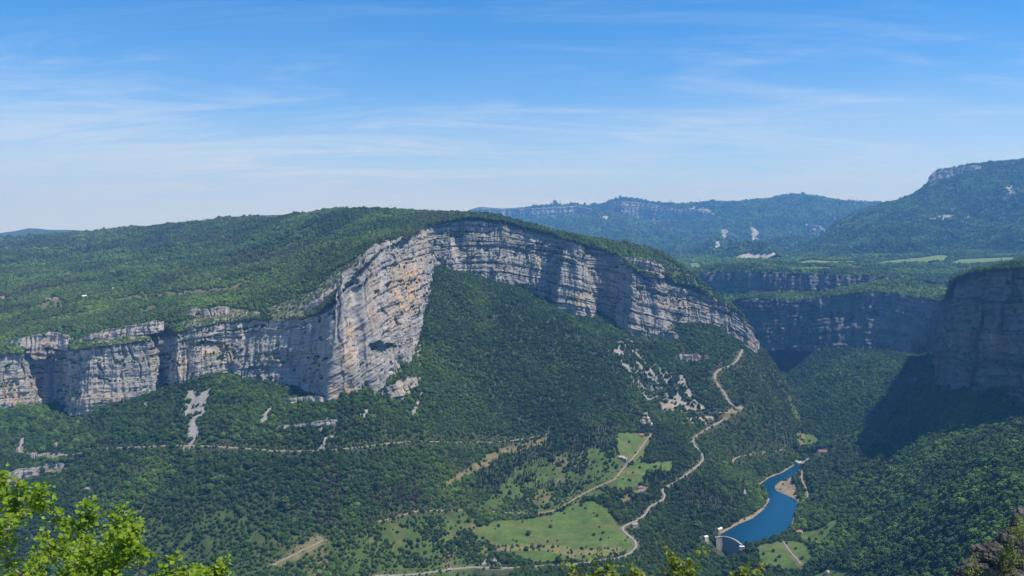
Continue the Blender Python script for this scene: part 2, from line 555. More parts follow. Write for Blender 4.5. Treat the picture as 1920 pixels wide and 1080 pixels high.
# ---- lower terrain: slopes, valley floor, the flank under the viewpoint
LOW = [
    # below the left wall
    (-300, 900, 1800), (-300, 1000, 1640), (0, 830, 1870), (0, 850, 1815), (0, 900, 1720), (0, 1000, 1580), (0, 1080, 1480), (130, 850, 1810), (130, 920, 1700), (130, 1000, 1590),
    (260, 790, 1880), (260, 840, 1790), (260, 920, 1680), (260, 1000, 1580), (260, 1080, 1490), (380, 760, 1900), (380, 838, 1770), (380, 920, 1660), (380, 1000, 1570), (380, 1080, 1490),
    (520, 780, 1860), (520, 845, 1760), (520, 920, 1660), (520, 1000, 1570), (520, 1080, 1490), (640, 800, 1830), (640, 842, 1770), (640, 920, 1680), (640, 1000, 1590), (640, 1080, 1510),
    # the talus ridge under the back wall
    (720, 760, 1960), (740, 828, 1850), (740, 920, 1740), (740, 1000, 1640), (740, 1080, 1540), (800, 600, 2330), (800, 700, 2130), (800, 770, 2010), (820, 828, 1930), (850, 560, 2540),
    (860, 640, 2360), (860, 740, 2170), (860, 830, 2010), (880, 920, 1870), (880, 1000, 1730), (880, 1080, 1580), (930, 600, 2540), (930, 700, 2320), (940, 760, 2210), (940, 828, 2090), (960, 880, 2010),
    (980, 930, 1920), (1000, 975, 1830), (1000, 1020, 1720), (1000, 1060, 1610), (1000, 1085, 1560), (1040, 640, 2500), (1040, 740, 2290), (1040, 815, 2140), (1060, 880, 2020), (1080, 930, 1920), (1090, 970, 1840), (1100, 1020, 1720),
    (1100, 1060, 1620), (1140, 660, 2500), (1140, 740, 2330), (1150, 800, 2210), (1150, 860, 2060), (1150, 910, 1960), (1170, 960, 1860), (1180, 1000, 1770), (1180, 1060, 1650), (1240, 700, 2480), (1240, 770, 2330), (1230, 830, 2190), (1240, 880, 2060), (1240, 930, 1930), (1250, 1000, 1780),
    (1250, 1080, 1610), (1330, 680, 2540), (1340, 715, 2460), (1330, 770, 2340), (1330, 800, 2270), (1330, 850, 2150), (1330, 900, 2040), (1320, 960, 1910), (1390, 660, 2620), (1390, 720, 2500), (1400, 768, 2390), (1400, 830, 2280), (1440, 690, 2700), (1450, 760, 2560), (1450, 830, 2400),
    (1480, 780, 2650), (1426, 645, 2880), (1440, 660, 2890), (1456, 685, 2900), (1470, 712, 2900), (1484, 745, 2880), (1420, 650, 2960), (1440, 676, 3000), (1458, 705, 3050), (1474, 735, 3060),
    # valley floor, upstream
    (1510, 830, 2560), (1500, 800, 2760), (1490, 770, 3000), (1480, 740, 3250), (1470, 715, 3500), (1440, 690, 3800), (1400, 660, 4100),
    # gorge below the dam
    (1340, 1045, 1775), (1335, 1080, 1690), (1330, 1140, 1540), (1310, 1200, 1400),
    # right bank and near flank
    (1450, 1050, 1690), (1500, 1030, 1740), (1530, 1000, 1790), (1500, 1080, 1560), (1560, 960, 1890), (1550, 900, 2110), (1560, 1040, 1600), (1600, 1080, 1400), (1600, 1000, 1680), (1600, 900, 1990), (1580, 840, 2330), (1620, 800, 2520),
    (1650, 850, 2100), (1650, 930, 1790), (1700, 1080, 1180), (1700, 1000, 1400), (1700, 920, 1660), (1700, 850, 1960), (1720, 800, 2120), (1800, 1080, 960), (1800, 1000, 1130), (1800, 920, 1340), (1800, 860, 1540), (1800, 815, 1740), (1920, 1080, 780), (1920, 1000, 900),
    (1920, 920, 1050), (1920, 860, 1220), (1920, 800, 1500), (2050, 900, 950), (2050, 820, 1250), (2200, 900, 850), (2200, 1080, 650),
    (1560, 760, 2760), (1600, 720, 2900), (1660, 770, 2500), (1660, 700, 2900), (1700, 740, 2550), (1700, 690, 2900), (1540, 700, 3150), (1620, 680, 3150), (1560, 670, 3350),
]
LOW_P = [tuple(at(*c)) for c in LOW]
LOW_P += [tuple(p) for p in foot(MAIN)] + [tuple(p) for p in foot(RIGHT)] + [tuple(p) for p in foot(FARLOW)]
for p in list(foot(MAIN)[::3]) + list(foot(RIGHT)[::3]):                       # the wall's foot goes on under the massif
    LOW_P.append((p[0] * 1.12, p[1] * 1.12, p[2] - 15)); LOW_P.append((p[0] * 1.35, p[1] * 1.35, p[2] - 40))
for u in (-0.75, -0.4, -0.1, 0.2, 0.45, 0.75):                                 # the hill the camera stands on, below the frame
    for Yn, zz in ((2, 898.2), (6, 895.6), (12, 890.5), (25, 881), (50, 862), (120, 800), (300, 690), (600, 470 + 180 * max(0, u)), (1000, 330 + 240 * max(0, u - .2))):
        LOW_P.append((u * Yn, Yn, zz))


def low_noise(X, Y, z):
    k = sstep(400, 1200, Y)
    g = fbm2(X / 170, Y / 170, 4, 11) * 16 + fbm2(X / 45, Y / 45, 3, 21) * 3.2
    gul = np.abs(vn2(X / 75 + 0.6 * fbm2(X / 200, Y / 200, 2, 5), Y / 320, 31)) * 7 * sstep(300, 420, z)
    near = fbm2(X / 9, Y / 9, 3, 41) * 0.5 * sstep(3, 14, Y)
    return (g + gul) * k + near * (1 - k)


rowsL = np.unique(np.concatenate([np.geomspace(1.5, 60, 40), np.geomspace(60, 700, 40), np.linspace(700, 1400, 150), np.linspace(1400, 2850, 330), np.linspace(2850, 4600, 110)]))
L = Surf(LOW_P, (-0.78, 0.86), rowsL, 860, low_noise)
nz_near = np.interp(L.Y, [1, 3, 6, 12, 25, 50, 120, 200], [898.3, 897.4, 895.4, 890.0, 880, 860, 800, 745]) + fbm2(L.X / 7, L.Y / 7, 3, 43) * 0.4 * sstep(3, 12, L.Y)
wn_ = 1 - sstep(60, 180, L.Y)
L.Z = L.Z * (1 - wn_) + nz_near * wn_

# ---- lake: outline on the level z = 250
WATER_Z = 250.0


def on_level(pts, z):
    out = []
    for px, py in pts:
        d = at(px, py, 1.0)
        s = (z - CZ) / (d[2] - CZ)
        out.append((d[0] * s, d[1] * s))
    return np.array(out)


LAKE_PX = [(1350, 1002), (1366, 993), (1388, 981), (1412, 971), (1432, 955), (1443, 938), (1438, 922), (1425, 908), (1442, 896), (1466, 887), (1490, 872), (1502, 868), (1500, 880),
           (1488, 890), (1478, 898), (1462, 903), (1452, 912), (1455, 920), (1478, 930), (1494, 937), (1496, 948), (1489, 962), (1484, 985), (1470, 999), (1440, 1012), (1418, 1019), (1392, 1021), (1382, 1014.5), (1372, 1009.5), (1362, 1006.5)]
LAKE = on_level(LAKE_PX, WATER_Z)
dl = seg_dist(L.X, L.Y, LAKE)
ins = in_poly(L.X, L.Y, LAKE)
sd = np.where(ins, -dl, dl)
near_l = sd < 160
bank = WATER_Z + 0.6 + np.clip(sd, 0, 400) * 0.10 + np.clip(sd - 12, 0, 400) * 0.25
w = 1 - sstep(20, 150, sd)
Ztmp = L.Z * (1 - w) + np.minimum(np.maximum(L.Z, WATER_Z + 1 + 0.08 * np.clip(sd, 0, 300)), bank + 20 * sstep(25, 120, sd)) * w
L.Z = np.where(ins, WATER_Z - 0.5 - np.minimum(dl * 0.4, 15), Ztmp)
# the gorge just below the dam stays low
DAM_A = on_level([(1350, 1002)], WATER_Z)[0]; DAM_B = on_level([(1392, 1021)], WATER_Z)[0]
gp = [tuple(at(1372, 1016, 1800)[:2]), tuple(at(1350, 1050, 1745)[:2]), tuple(at(1338, 1085, 1680)[:2]), tuple(at(1325, 1140, 1540)[:2])]
dg = seg_dist(L.X, L.Y, gp, closed=False)
front = ((L.X - DAM_A[0]) * (DAM_B[1] - DAM_A[1]) - (L.Y - DAM_A[1]) * (DAM_B[0] - DAM_A[0])) > 0
wg = (1 - sstep(14, 60, dg)) * (front & ~ins)
L.Z = L.Z * (1 - wg) + np.minimum(L.Z, 216 + dg * 0.45) * wg


# ---- roads: traced on the ground, cut into it as level benches
def chaikin(P, n=2):
    P = np.asarray(P, float)
    for _ in range(n):
        Q = np.empty((2 * len(P), P.shape[1]))
        Q[0] = P[0]; Q[-1] = P[-1]
        Q[1:-1:2] = P[:-1] * .75 + P[1:] * .25
        Q[2:-1:2] = P[:-1] * .25 + P[1:] * .75
        P = Q
    return P


def resample(P, step):
    P = np.asarray(P, float)
    s = np.r_[0, np.cumsum(np.sqrt(((P[1:, :2] - P[:-1, :2]) ** 2).sum(1)))]
    n = max(3, int(s[-1] / step) + 1)
    t = np.linspace(0, s[-1], n)
    return np.stack([np.interp(t, s, P[:, k]) for k in range(P.shape[1])], 1)


ROADS = [  # name, label, px points, width, material, surface, cut
    ('road', 'pale road running level across the wooded slope below the left cliff', [(36, 836), (34, 846), (50, 852), (90, 857), (135, 853), (195, 840), (260, 838), (340, 834), (430, 838), (520, 846), (600, 845), (680, 838), (740, 829), (800, 827), (870, 829), (940, 829), (990, 822), (1030, 813)], 5.0, MAT_ROAD),
    ('road', 'winding grey valley road climbing past the big meadow and houses', [(700, 1079), (770, 1078), (840, 1068), (885, 1062), (930, 1066), (1000, 1062), (1080, 1058), (1125, 1050), (1165, 1046), (1188, 1033), (1194, 1020), (1186, 1008), (1170, 998), (1164, 989), (1180, 981), (1200, 973), (1212, 962), (1216, 950), (1232, 942), (1247, 935), (1246, 927), (1238, 917), (1258, 910), (1290, 887), (1314, 868), (1320, 857), (1312, 845), (1298, 832), (1300, 820), (1328, 802), (1360, 785), (1388, 770)], 5.6, MAT_ROAD),
    ('road', 'grey road curving up to the foot of the right end of the cliff', [(1390, 768), (1376, 762), (1362, 748), (1358, 735), (1345, 722), (1338, 706), (1342, 696), (1356, 690), (1376, 683), (1386, 668), (1391, 655)], 6.5, MAT_ROAD),
    ('road', 'narrow bench road running left from the sharp bend below the scree', [(1388, 770), (1360, 774), (1320, 773), (1280, 773), (1245, 771)], 6.0, MAT_TRACK),
    ('path', 'sandy farm track climbing through the meadows to the hamlet', [(890, 954), (930, 960), (980, 963), (1030, 961), (1055, 950), (1085, 930), (1120, 912), (1155, 898), (1162, 885), (1182, 864), (1200, 842), (1212, 824), (1222, 812)], 4.0, MAT_TRACK),
    ('path', 'short pale track on the slope left of the lake head', [(1371, 868), (1376, 860), (1392, 854), (1430, 848), (1470, 843)], 5.0, MAT_TRACK),
    ('path', 'dirt track in the scrub at the lower left', [(505, 1062), (540, 1045), (570, 1030), (608, 1011)], 6.0, MAT_TRACK),
    ('path', 'broken dirt track between the trees left of the big meadow', [(708, 977), (740, 972), (775, 957), (810, 957), (865, 956)], 4.5, MAT_TRACK),
    ('path', 'white path winding across the grass below the lake', [(1468, 1014), (1476, 1028), (1488, 1042), (1502, 1058)], 4.0, MAT_ROAD),
    ('path', 'footpath through the trees along the right lake shore', [(1504, 882), (1502, 896), (1507, 908), (1514, 922), (1514, 936)], 4.0, MAT_TRACK),
    ('road', 'access road from the head of the lake to the brown roofed works', [(1494, 874), (1506, 866), (1520, 857), (1545, 852), (1560, 846)], 6.5, MAT_ROAD),
]
road_lines = []
for nm, lb, pts, wd, mt in ROADS:
    pp = chaikin(pts, 2)
    W = L.hit(pp[:, 0], pp[:, 1], 600, 3400)
    W = resample(W, 4.0)
    k = np.ones(9) / 9
    zz = np.convolve(np.pad(W[:, 2], 4, mode='edge'), k, 'valid'); W[:, 2] = zz
    for c in (0, 1):
        W[:, c] = np.convolve(np.pad(W[:, c], 2, mode='edge'), np.ones(5) / 5, 'valid')
    road_lines.append((nm, lb, W, wd, mt))
ROADD = np.full(L.Z.shape, 1e9)
for nm, lb, W, wd, mt in road_lines:
    bx = (L.X > W[:, 0].min() - 40) & (L.X < W[:, 0].max() + 40) & (L.Y > W[:, 1].min() - 40) & (L.Y < W[:, 1].max() + 40)
    ii = np.nonzero(bx)
    x, y = L.X[ii], L.Y[ii]
    best = np.full(len(x), 1e9); bz = np.zeros(len(x))
    for k in range(0, len(W)):
        d = (x - W[k, 0]) ** 2 + (y - W[k, 1]) ** 2
        m = d < best
        best[m] = d[m]; bz[m] = W[k, 2]
    best = np.sqrt(best)
    wgt = 1 - sstep(wd * 0.75 + 2, wd * 0.75 + 13, best)
    L.Z[ii] = L.Z[ii] * (1 - wgt) + (bz - 0.5) * wgt
    ROADD[ii] = np.minimum(ROADD[ii], best - wd / 2)

# ---- areas traced on the ground
MEADOW = [
    [(893, 988), (930, 978), (985, 974), (1035, 966), (1075, 945), (1110, 938), (1140, 955), (1162, 985), (1178, 1003), (1165, 1035), (1105, 1052), (1000, 1054), (925, 1026), (890, 1005)],
    [(1158, 812), (1200, 812), (1216, 822), (1212, 850), (1190, 868), (1160, 850)],
    [(1165, 880), (1200, 868), (1262, 866), (1262, 882), (1200, 892), (1166, 896)],
    [(1416, 1026), (1460, 1014), (1506, 1016), (1528, 1040), (1500, 1076), (1440, 1062)],
    [(1500, 1002), (1536, 990), (1566, 972), (1574, 985), (1540, 1022), (1510, 1018)],
    [(1489, 812), (1530, 816), (1546, 838), (1500, 838)],
    [(1180, 1000), (1196, 1020), (1186, 1036), (1168, 1030)],
    [(1160, 900), (1196, 888), (1205, 905), (1185, 915), (1160, 918)],
    [(1520, 1080), (1560, 1068), (1620, 1076), (1620, 1100), (1520, 1100)],
]
SCRUB = [
    [(905, 950), (950, 938), (1000, 905), (1020, 872), (1055, 868), (1110, 846), (1150, 842), (1158, 880), (1110, 912), (1060, 945), (1030, 958), (960, 960)],
    [(1470, 730), (1484, 740), (1500, 790), (1512, 806), (1498, 808), (1484, 780)],
    [(640, 1012), (690, 992), (760, 970), (870, 958), (905, 985), (915, 1040), (880, 1085), (640, 1090)],
    [(235, 965), (330, 985), (430, 950), (520, 1010), (600, 1000), (640, 1030), (600, 1090), (250, 1090)],
    [(980, 868), (1110, 840), (1180, 840), (1230, 880), (1160, 920), (1050, 950), (900, 955)],
]
TAN = [
    [(512, 1062), (545, 1030), (600, 1003), (612, 1012), (570, 1042), (525, 1066)],
    [(820, 918), (900, 860), (940, 838), (1030, 818), (1028, 830), (950, 852), (900, 880), (835, 918)],
    [(925, 1024), (1000, 1020), (1090, 1030), (1165, 1024), (1160, 1040), (1090, 1046), (1000, 1032), (930, 1034)],
    [(1490, 812), (1506, 812), (1510, 830), (1500, 832)],
    [(10, 890), (60, 878), (120, 868), (122, 884), (60, 900), (5, 918)],
    [(252, 960), (275, 942), (268, 965)],
    [(1160, 935), (1215, 905), (1218, 912), (1165, 945)],
]
SCREE = [
    [(342, 738), (362, 732), (372, 738), (395, 728), (386, 758), (384, 772), (372, 788), (374, 806), (360, 832), (350, 850), (334, 865), (345, 838), (350, 818), (356, 798), (346, 776)],
    [(500, 770), (511, 760), (509, 775), (488, 794), (484, 792)], [(268, 750), (280, 752), (282, 764), (268, 758)],
    [(596, 800), (604, 800), (606, 820), (634, 812), (622, 832), (616, 844), (600, 846), (604, 826)], [(775, 760), (798, 715), (792, 740), (784, 770), (768, 790)], [(779, 640), (789, 650), (789, 690), (783, 670)],
    [(682, 762), (692, 768), (690, 784), (678, 786)], [(328, 876), (338, 870), (332, 884)], [(95, 830), (112, 826), (110, 838), (98, 842)], [(36, 816), (46, 822), (42, 842), (34, 846)],
    [(60, 848), (90, 850), (140, 852), (100, 860), (60, 858)], [(165, 905), (174, 925), (168, 935), (160, 915)],
    [(1236, 752), (1270, 740), (1316, 760), (1314, 770), (1262, 770), (1238, 768)], [(1282, 784), (1340, 780), (1350, 786), (1320, 796), (1290, 798)],
    [(1705, 700), (1732, 692), (1726, 712), (1708, 738)], [(1380, 757), (1394, 766), (1382, 776), (1366, 774)], [(895, 1058), (920, 1040), (940, 1058), (925, 1062)],
    [(1268, 670), (1325, 666), (1330, 673), (1270, 677)], [(1196, 780), (1216, 772), (1220, 790), (1204, 798)],
    [(1394, 912), (1400, 912), (1401, 924), (1395, 936)],
]
STREAKY = [[(1146, 668), (1168, 632), (1190, 640), (1240, 690), (1305, 715), (1330, 768), (1238, 772), (1195, 725)]]     # bare slabs between trees
BROWN = [[(586, 860), (630, 860), (640, 930), (632, 985), (590, 990), (600, 920)], [(700, 930), (780, 900), (790, 950), (720, 965)], [(1180, 770), (1220, 760), (1230, 800), (1190, 815)]]
PINES = [[(940, 850), (1000, 830), (1060, 825), (1150, 790), (1180, 800), (1120, 845), (1050, 865), (1000, 890), (1040, 900), (1020, 925), (940, 915), (880, 920), (900, 880)],
         [(1190, 890), (1290, 870), (1320, 880), (1240, 920), (1190, 905)], [(1380, 900), (1430, 905), (1432, 930), (1300, 990), (1250, 960), (1300, 900)]]
SHORE = [[(1345, 1006), (1366, 990), (1388, 977), (1412, 965), (1430, 950), (1440, 934), (1452, 938), (1440, 962), (1400, 984), (1360, 1004)],
         [(1420, 912), (1442, 893), (1470, 882), (1496, 868), (1498, 880), (1466, 892), (1440, 904)],
         [(1450, 912), (1462, 900), (1480, 896), (1494, 905), (1500, 925), (1502, 940), (1478, 934), (1452, 922)]]


def pmask(px, py, polys, soft=0.0, jit=None):
    m = np.zeros(np.shape(px), bool)
    for p in polys:
        p = np.array(p, float)
        b = (px > p[:, 0].min() - 3) & (px < p[:, 0].max() + 3) & (py > p[:, 1].min() - 3) & (py < p[:, 1].max() + 3)
        if b.any():
            m[b] |= in_poly(px[b], py[b], p)
    return m


def ground_px(X, Y, Z):
    """photograph coordinates of ground points, with a wobble so that traced edges are not straight"""
    px, py = to_px(np.stack([X, Y, Z], -1))
    px = px + fbm2(X / 22, Y / 22, 3, 71) * 7
    py = py + fbm2(X / 22, Y / 22, 3, 81) * 4
    return px, py


def masks_low(X, Y, Z):
    px, py = ground_px(X, Y, Z)
    ok = (Y > 700) & (Y < 3300)
    r = {}
    for k, pl in (('meadow', MEADOW), ('scrub', SCRUB), ('tan', TAN), ('scree', SCREE), ('brown', BROWN), ('pines', PINES), ('shore', SHORE), ('streaky', STREAKY)):
        r[k] = pmask(px, py, pl) & ok
    st = fbm2(px / 4.0 - py / 4.8, (py + px * 0.9) / 34.0, 3, 91)
    r['scree'] &= fbm2(X / 9, Y / 9, 3, 93) > np.where(px < 420, -0.38, -0.2)
    r['scree'] |= r['streaky'] & (st > 0.17)
    r['px'], r['py'] = px, py
    return r


FLOOR = np.array((0.05, 0.062, 0.03)); GRASS = np.array((0.078, 0.125, 0.030)); DRY = np.array((0.19, 0.165, 0.085)); STONE = np.array((0.255, 0.245, 0.228)); SAND = np.array((0.25, 0.205, 0.135))


def mixv(c, col, w):
    return c * (1 - w[..., None]) + np.asarray(col) * w[..., None]


mk = masks_low(L.X, L.Y, L.Z)
g = np.broadcast_to(FLOOR, L.X.shape + (3,)).copy()
n1 = fbm2(L.X / 60, L.Y / 60, 4, 101); n2 = fbm2(L.X / 14, L.Y / 14, 3, 103)
g = mixv(g, GRASS * 0.85, mk['scrub'] * np.where(mk['px'] < 640, 0.5, 0.85))
g = mixv(g, DRY * 0.8, mk['scrub'] * sstep(0.1, 0.5, n1) * 0.6)
g = mixv(g, GRASS, mk['meadow'] * 1.0)
g = mixv(g, (0.115, 0.125, 0.042), mk['meadow'] * sstep(0.0, 0.6, n1) * 0.5)
g = g * (1 + mk['meadow'] * (0.22 * fbm2(L.X / 140 + L.Y / 90, L.Y / 7 - L.X / 40, 3, 107)))[..., None]
g = mixv(g, DRY * 0.8, mk['meadow'] * sstep(0.25, 0.5, fbm2(L.X / 90, L.Y / 16, 3, 109)) * 0.5)
g = mixv(g, DRY, mk['tan'] * (0.45 + 0.4 * sstep(-0.3, 0.3, n2)))
g = mixv(g, STONE, mk['scree'] * 1.0)
g = mixv(g, (0.31, 0.26, 0.19), mk['scree'] * sstep(745, 765, mk['py']) * (mk['px'] > 1225) * (mk['px'] < 1360) * 0.9)
g = mixv(g, SAND, mk['shore'] * 1.0)
g = mixv(g, SAND * 0.9, (1 - sstep(3, 9, np.abs(sd))) * 1.0)
g = mixv(g, DRY * 0.75, 1 - sstep(2.5, 6.0, ROADD))

# ---- upper surfaces
UP = [
    (-300, 600, 2300), (-300, 540, 2900), (-300, 480, 4000), (-300, 445, 6000), (0, 646, 2075), (0, 632, 2120), (60, 640, 2110), (60, 620, 2140), (120, 640, 2110), (128, 620, 2145), (0, 600, 2330), (0, 545, 2900), (0, 500, 3700), (0, 470, 4900), (0, 452, 6300),
    (70, 470, 4800), (70, 450, 6300), (160, 640, 2040), (160, 622, 2080), (230, 618, 2080), (295, 612, 2075), (295, 598, 2110), (160, 596, 2300), (160, 545, 2850), (160, 500, 3550), (160, 464, 4700), (160, 442, 6200),
    (330, 604, 2085), (350, 578, 2130), (420, 575, 2130), (330, 560, 2330), (330, 530, 2700), (330, 490, 3350), (330, 455, 4200), (330, 425, 5400), (430, 596, 2100), (420, 520, 2720), (420, 470, 3500), (420, 414, 5200), (500, 590, 2090), (500, 570, 2180), (500, 535, 2400), (500, 490, 2900), (500, 440, 3800),
    (500, 405, 4700), (570, 592, 2050), (575, 560, 2120), (600, 545, 2130), (640, 525, 2130), (570, 510, 2450), (570, 460, 3050), (570, 398, 4100), (640, 490, 2250), (640, 450, 2650), (640, 418, 3150), (640, 395, 3700), (690, 455, 2350), (700, 420, 2900), (700, 397, 3550),
    (745, 440, 2350), (760, 422, 2700), (770, 402, 3300), (830, 414, 2860), (850, 406, 3080), (900, 411, 2880), (900, 412, 3050), (950, 419, 2880), (1000, 432, 2850), (1000, 434, 3000), (1080, 446, 2850), (1080, 448, 3000), (1120, 470, 2810), (1150, 474, 2810), (1150, 461, 2950), (1230, 468, 2950),
    (1166, 485, 2800), (1200, 512, 2745), (1240, 514, 2745), (1200, 484, 2790), (1240, 490, 2790), (1252, 481, 2940), (1300, 515, 2920), (1300, 532, 2790), (1350, 549, 2890), (1395, 589, 2850), (1425, 680, 2860), (1445, 740, 2850), (1480, 860, 2830),
]
UP_P = [tuple(at(*c)) for c in UP] + [tuple(p) for p in rim(MAIN)]
for p in rim(MAIN):
    UP_P.append((p[0] * 0.97, p[1] * 0.97, p[2] - 1))
for px, py, Y in ((-300, 442, 6500), (0, 452, 6300), (160, 442, 6200), (330, 425, 5400), (500, 405, 4700), (640, 395, 3700), (770, 402, 3300), (850, 406, 3080), (950, 419, 2900), (1080, 447, 3000), (1230, 468, 2950), (1350, 549, 2890), (1425, 690, 2860)):
    p = at(px, py, Y)
    UP_P.append((p[0] * 1.1, p[1] * 1.1, p[2] - 60)); UP_P.append((p[0] * 1.35, p[1] * 1.35, p[2] - 260))


def up_noise(X, Y, z):
    k = sstep(2000, 2600, Y)
    return (fbm2(X / 420, Y / 420, 4, 13) * 34 + fbm2(X / 110, Y / 110, 3, 23) * 6) * (0.25 + 0.75 * k) * 0.8


rowsU = np.unique(np.concatenate([np.linspace(1850, 3200, 260), np.geomspace(3200, 8500, 130)]))
U = Surf(UP_P, (-0.85, 0.40), rowsU, 620, up_noise, blur=1)

RT = [(1764, 532, 2200), (1790, 524, 2130), (1815, 512, 2080), (1840, 508, 2060), (1870, 504, 2010), (1920, 500, 1940), (2000, 478, 1900), (2200, 400, 1800), (1800, 512, 2500), (1850, 502, 2500), (1920, 494, 2500), (1780, 548, 2900), (1850, 530, 3000), (2000, 500, 3000), (2400, 400, 2600), (2400, 350, 1700)]
RT_P = [tuple(at(*c)) for c in RT] + [tuple(p) for p in rim(RIGHT)]
rowsR = np.linspace(1150, 3100, 200)
UR = Surf(RT_P, (0.40, 1.0), rowsR, 220, lambda X, Y, z: fbm2(X / 90, Y / 90, 4, 15) * 3, blur=1)

FARP = [(1340, 572, 4000), (1400, 552, 3800), (1475, 552, 3700), (1530, 553, 3650), (1590, 540, 3600), (1640, 530, 3580), (1700, 528, 3600), (1760, 540, 3500), (1830, 545, 3450), (2000, 540, 3400), (1340, 560, 4250), (1480, 549, 3950),
        (1350, 500, 4500), (1420, 500, 4400), (1480, 503, 4300), (1560, 503, 4300), (1640, 508, 4200), (1720, 514, 4150), (1800, 514, 4100), (1900, 510, 4000), (1300, 500, 5000), (1420, 494, 5000), (1480, 497, 4800), (1560, 497, 4800), (1640, 496, 4800), (1720, 497, 4700), (1800, 499, 4600),
        (1900, 496, 4500), (1480, 489, 5400), (1560, 487, 5500), (1640, 489, 5500), (1740, 478, 5500), (1840, 485, 5400), (1920, 480, 5300), (1300, 494, 6000), (1400, 492, 6200), (1500, 486, 6300), (1700, 470, 6300), (2100, 470, 5200), (2100, 500, 4200)]
FARP_P = [tuple(at(*c)) for c in FARP] + [tuple(p) for p in rim(FARLOW, 20)] + [tuple(p) for p in rim(FARUP, 110)] + [tuple(p) for p in foot(FARUP, -35)]
rowsF = np.unique(np.concatenate([np.linspace(3150, 4600, 150), np.linspace(4600, 7200, 60)]))
UF = Surf(FARP_P, (0.15, 0.80), rowsF, 380, lambda X, Y, z: fbm2(X / 160, Y / 160, 4, 17) * 8, blur=0)


# ---- distant mountains
def mtn_noise(amp, wl, seed, aniso=(1, 1), ridge=None, fall=900.0):
    def f(X, Y, z):
        k_ = 1.0
        if ridge is not None:
            rp = np.array([(c_[0] - 960) / F for c_ in ridge]); ry_ = np.array([c_[2] for c_ in ridge])
            k_ = 0.12 + 0.88 * sstep(40, fall, np.abs(np.interp(X / Y, rp, ry_) - Y))
        x, y = X / wl * aniso[0], Y / wl * aniso[1]
        r = 0; a = 1.0
        for k in range(5):
            v = 1 - np.abs(vn2(x * 2 ** k + 3.1 * k, y * 2 ** k + 1.7 * k, seed + k))
            r = r + a * (v - 0.55); a *= 0.52
        return r * amp * k_
    return f


RM = [  # right mountain
    (1480, 490, 6600), (1510, 462, 6900), (1560, 425, 7200), (1600, 405, 7300), (1660, 382, 7300), (1700, 374, 7200), (1734, 356, 7100), (1742, 326, 7100), (1755, 320, 7100), (1810, 311, 7100), (1850, 306, 7050), (1900, 306, 7000), (1940, 298, 7000), (2050, 285, 6900), (2250, 270, 6800),
    (1560, 486, 5900), (1640, 485, 5750), (1740, 480, 5700), (1840, 484, 5600), (1940, 478, 5500), (2100, 470, 5400), (2250, 465, 5300), (1560, 460, 6400), (1640, 440, 6300), (1740, 430, 6250), (1840, 425, 6200), (1940, 415, 6100), (2100, 400, 6000), (1640, 410, 6800), (1740, 385, 6750), (1780, 370, 6800), (1840, 360, 6700), (1940, 350, 6600), (2100, 330, 6500)]
RM = [(a_, b_, 5400 + (c_ - 5400) * 1.6) for a_, b_, c_ in RM]
RM_P = [tuple(at(*c)) for c in RM]
for c in RM[:15]:
    p = at(*c); RM_P.append((p[0] * 1.12, p[1] * 1.12, p[2] - 200))
rowsM = np.unique(np.concatenate([np.linspace(5200, 8500, 190), np.linspace(8500, 9600, 20)]))
MR = Surf(RM_P, (0.30, 0.85), rowsM, 420, mtn_noise(120, 620, 201, (1, 0.55), RM[:15], 900), blur=0)

FM = [  # long far range
    (700, 420, 10800), (800, 414, 10800), (858, 404, 10700), (880, 394, 10600), (905, 389, 10600), (960, 391, 10600), (1000, 390, 10500), (1040, 387, 10500), (1080, 385, 10500), (1110, 391, 10400), (1140, 380, 10200), (1165, 374, 10100), (1200, 378, 10100), (1240, 384, 10000), (1290, 383, 9900), (1330, 380, 9800), (1400, 380, 9700),
    (1440, 378, 9700), (1470, 369, 9700), (1510, 367, 9700), (1540, 371, 9600), (1590, 377, 9600), (1650, 381, 9500), (1720, 385, 9500), (1850, 390, 9500), (2000, 390, 9500),
    (860, 430, 9700), (960, 432, 9500), (1060, 436, 9300), (1160, 436, 9100), (1260, 430, 9000), (1360, 425, 8900), (1460, 425, 8900), (1560, 430, 8800), (1660, 430, 8800),
    (860, 470, 8700), (960, 475, 8500), (1060, 478, 8300), (1160, 480, 8000), (1260, 480, 7700), (1360, 470, 7600), (1460, 470, 7600), (1560, 470, 7800), (1660, 470, 7800),
    (860, 500, 7200), (1060, 505, 7000), (1260, 505, 6700), (1360, 500, 6600), (1460, 498, 6600), (1560, 495, 6800)]
FM = [(a_, b_, 6500 + (c_ - 6500) * 2.2) for a_, b_, c_ in FM]
FM_RIDGE = list(FM[:26])
RIDGE_PX = [c_[0] for c_ in FM[:26]]; RIDGE_Y = [c_[2] for c_ in FM[:26]]
FARRIM = [(866, 402, 410), (880, 395, 412), (905, 390, 411), (960, 392, 413), (1000, 391, 413), (1040, 388, 411), (1080, 386, 408), (1110, 392, 404)]
FARRIM2 = [(1126, 390, 396), (1142, 382, 398), (1165, 376, 402), (1200, 380, 412), (1225, 384, 414), (1262, 392, 410), (1300, 392, 412), (1334, 398, 414), (1342, 404, 410)]
FARRIM = [(a_, b_, c_, float(np.interp(a_, RIDGE_PX, RIDGE_Y)) - 330) for a_, b_, c_ in FARRIM]
FARRIM2 = [(a_, b_, c_, float(np.interp(a_, RIDGE_PX, RIDGE_Y)) - 330) for a_, b_, c_ in FARRIM2]
FM += [(a_, c_ + 1, d_ + 60) for a_, b_, c_, d_ in FARRIM + FARRIM2] + [(a_, c_ + 4, d_ - 250) for a_, b_, c_, d_ in FARRIM + FARRIM2]
FM_P = [tuple(at(*c)) for c in FM]
for c in FM[:26]:
    p = at(*c); FM_P.append((p[0] * 1.1, p[1] * 1.1, p[2] - 200))
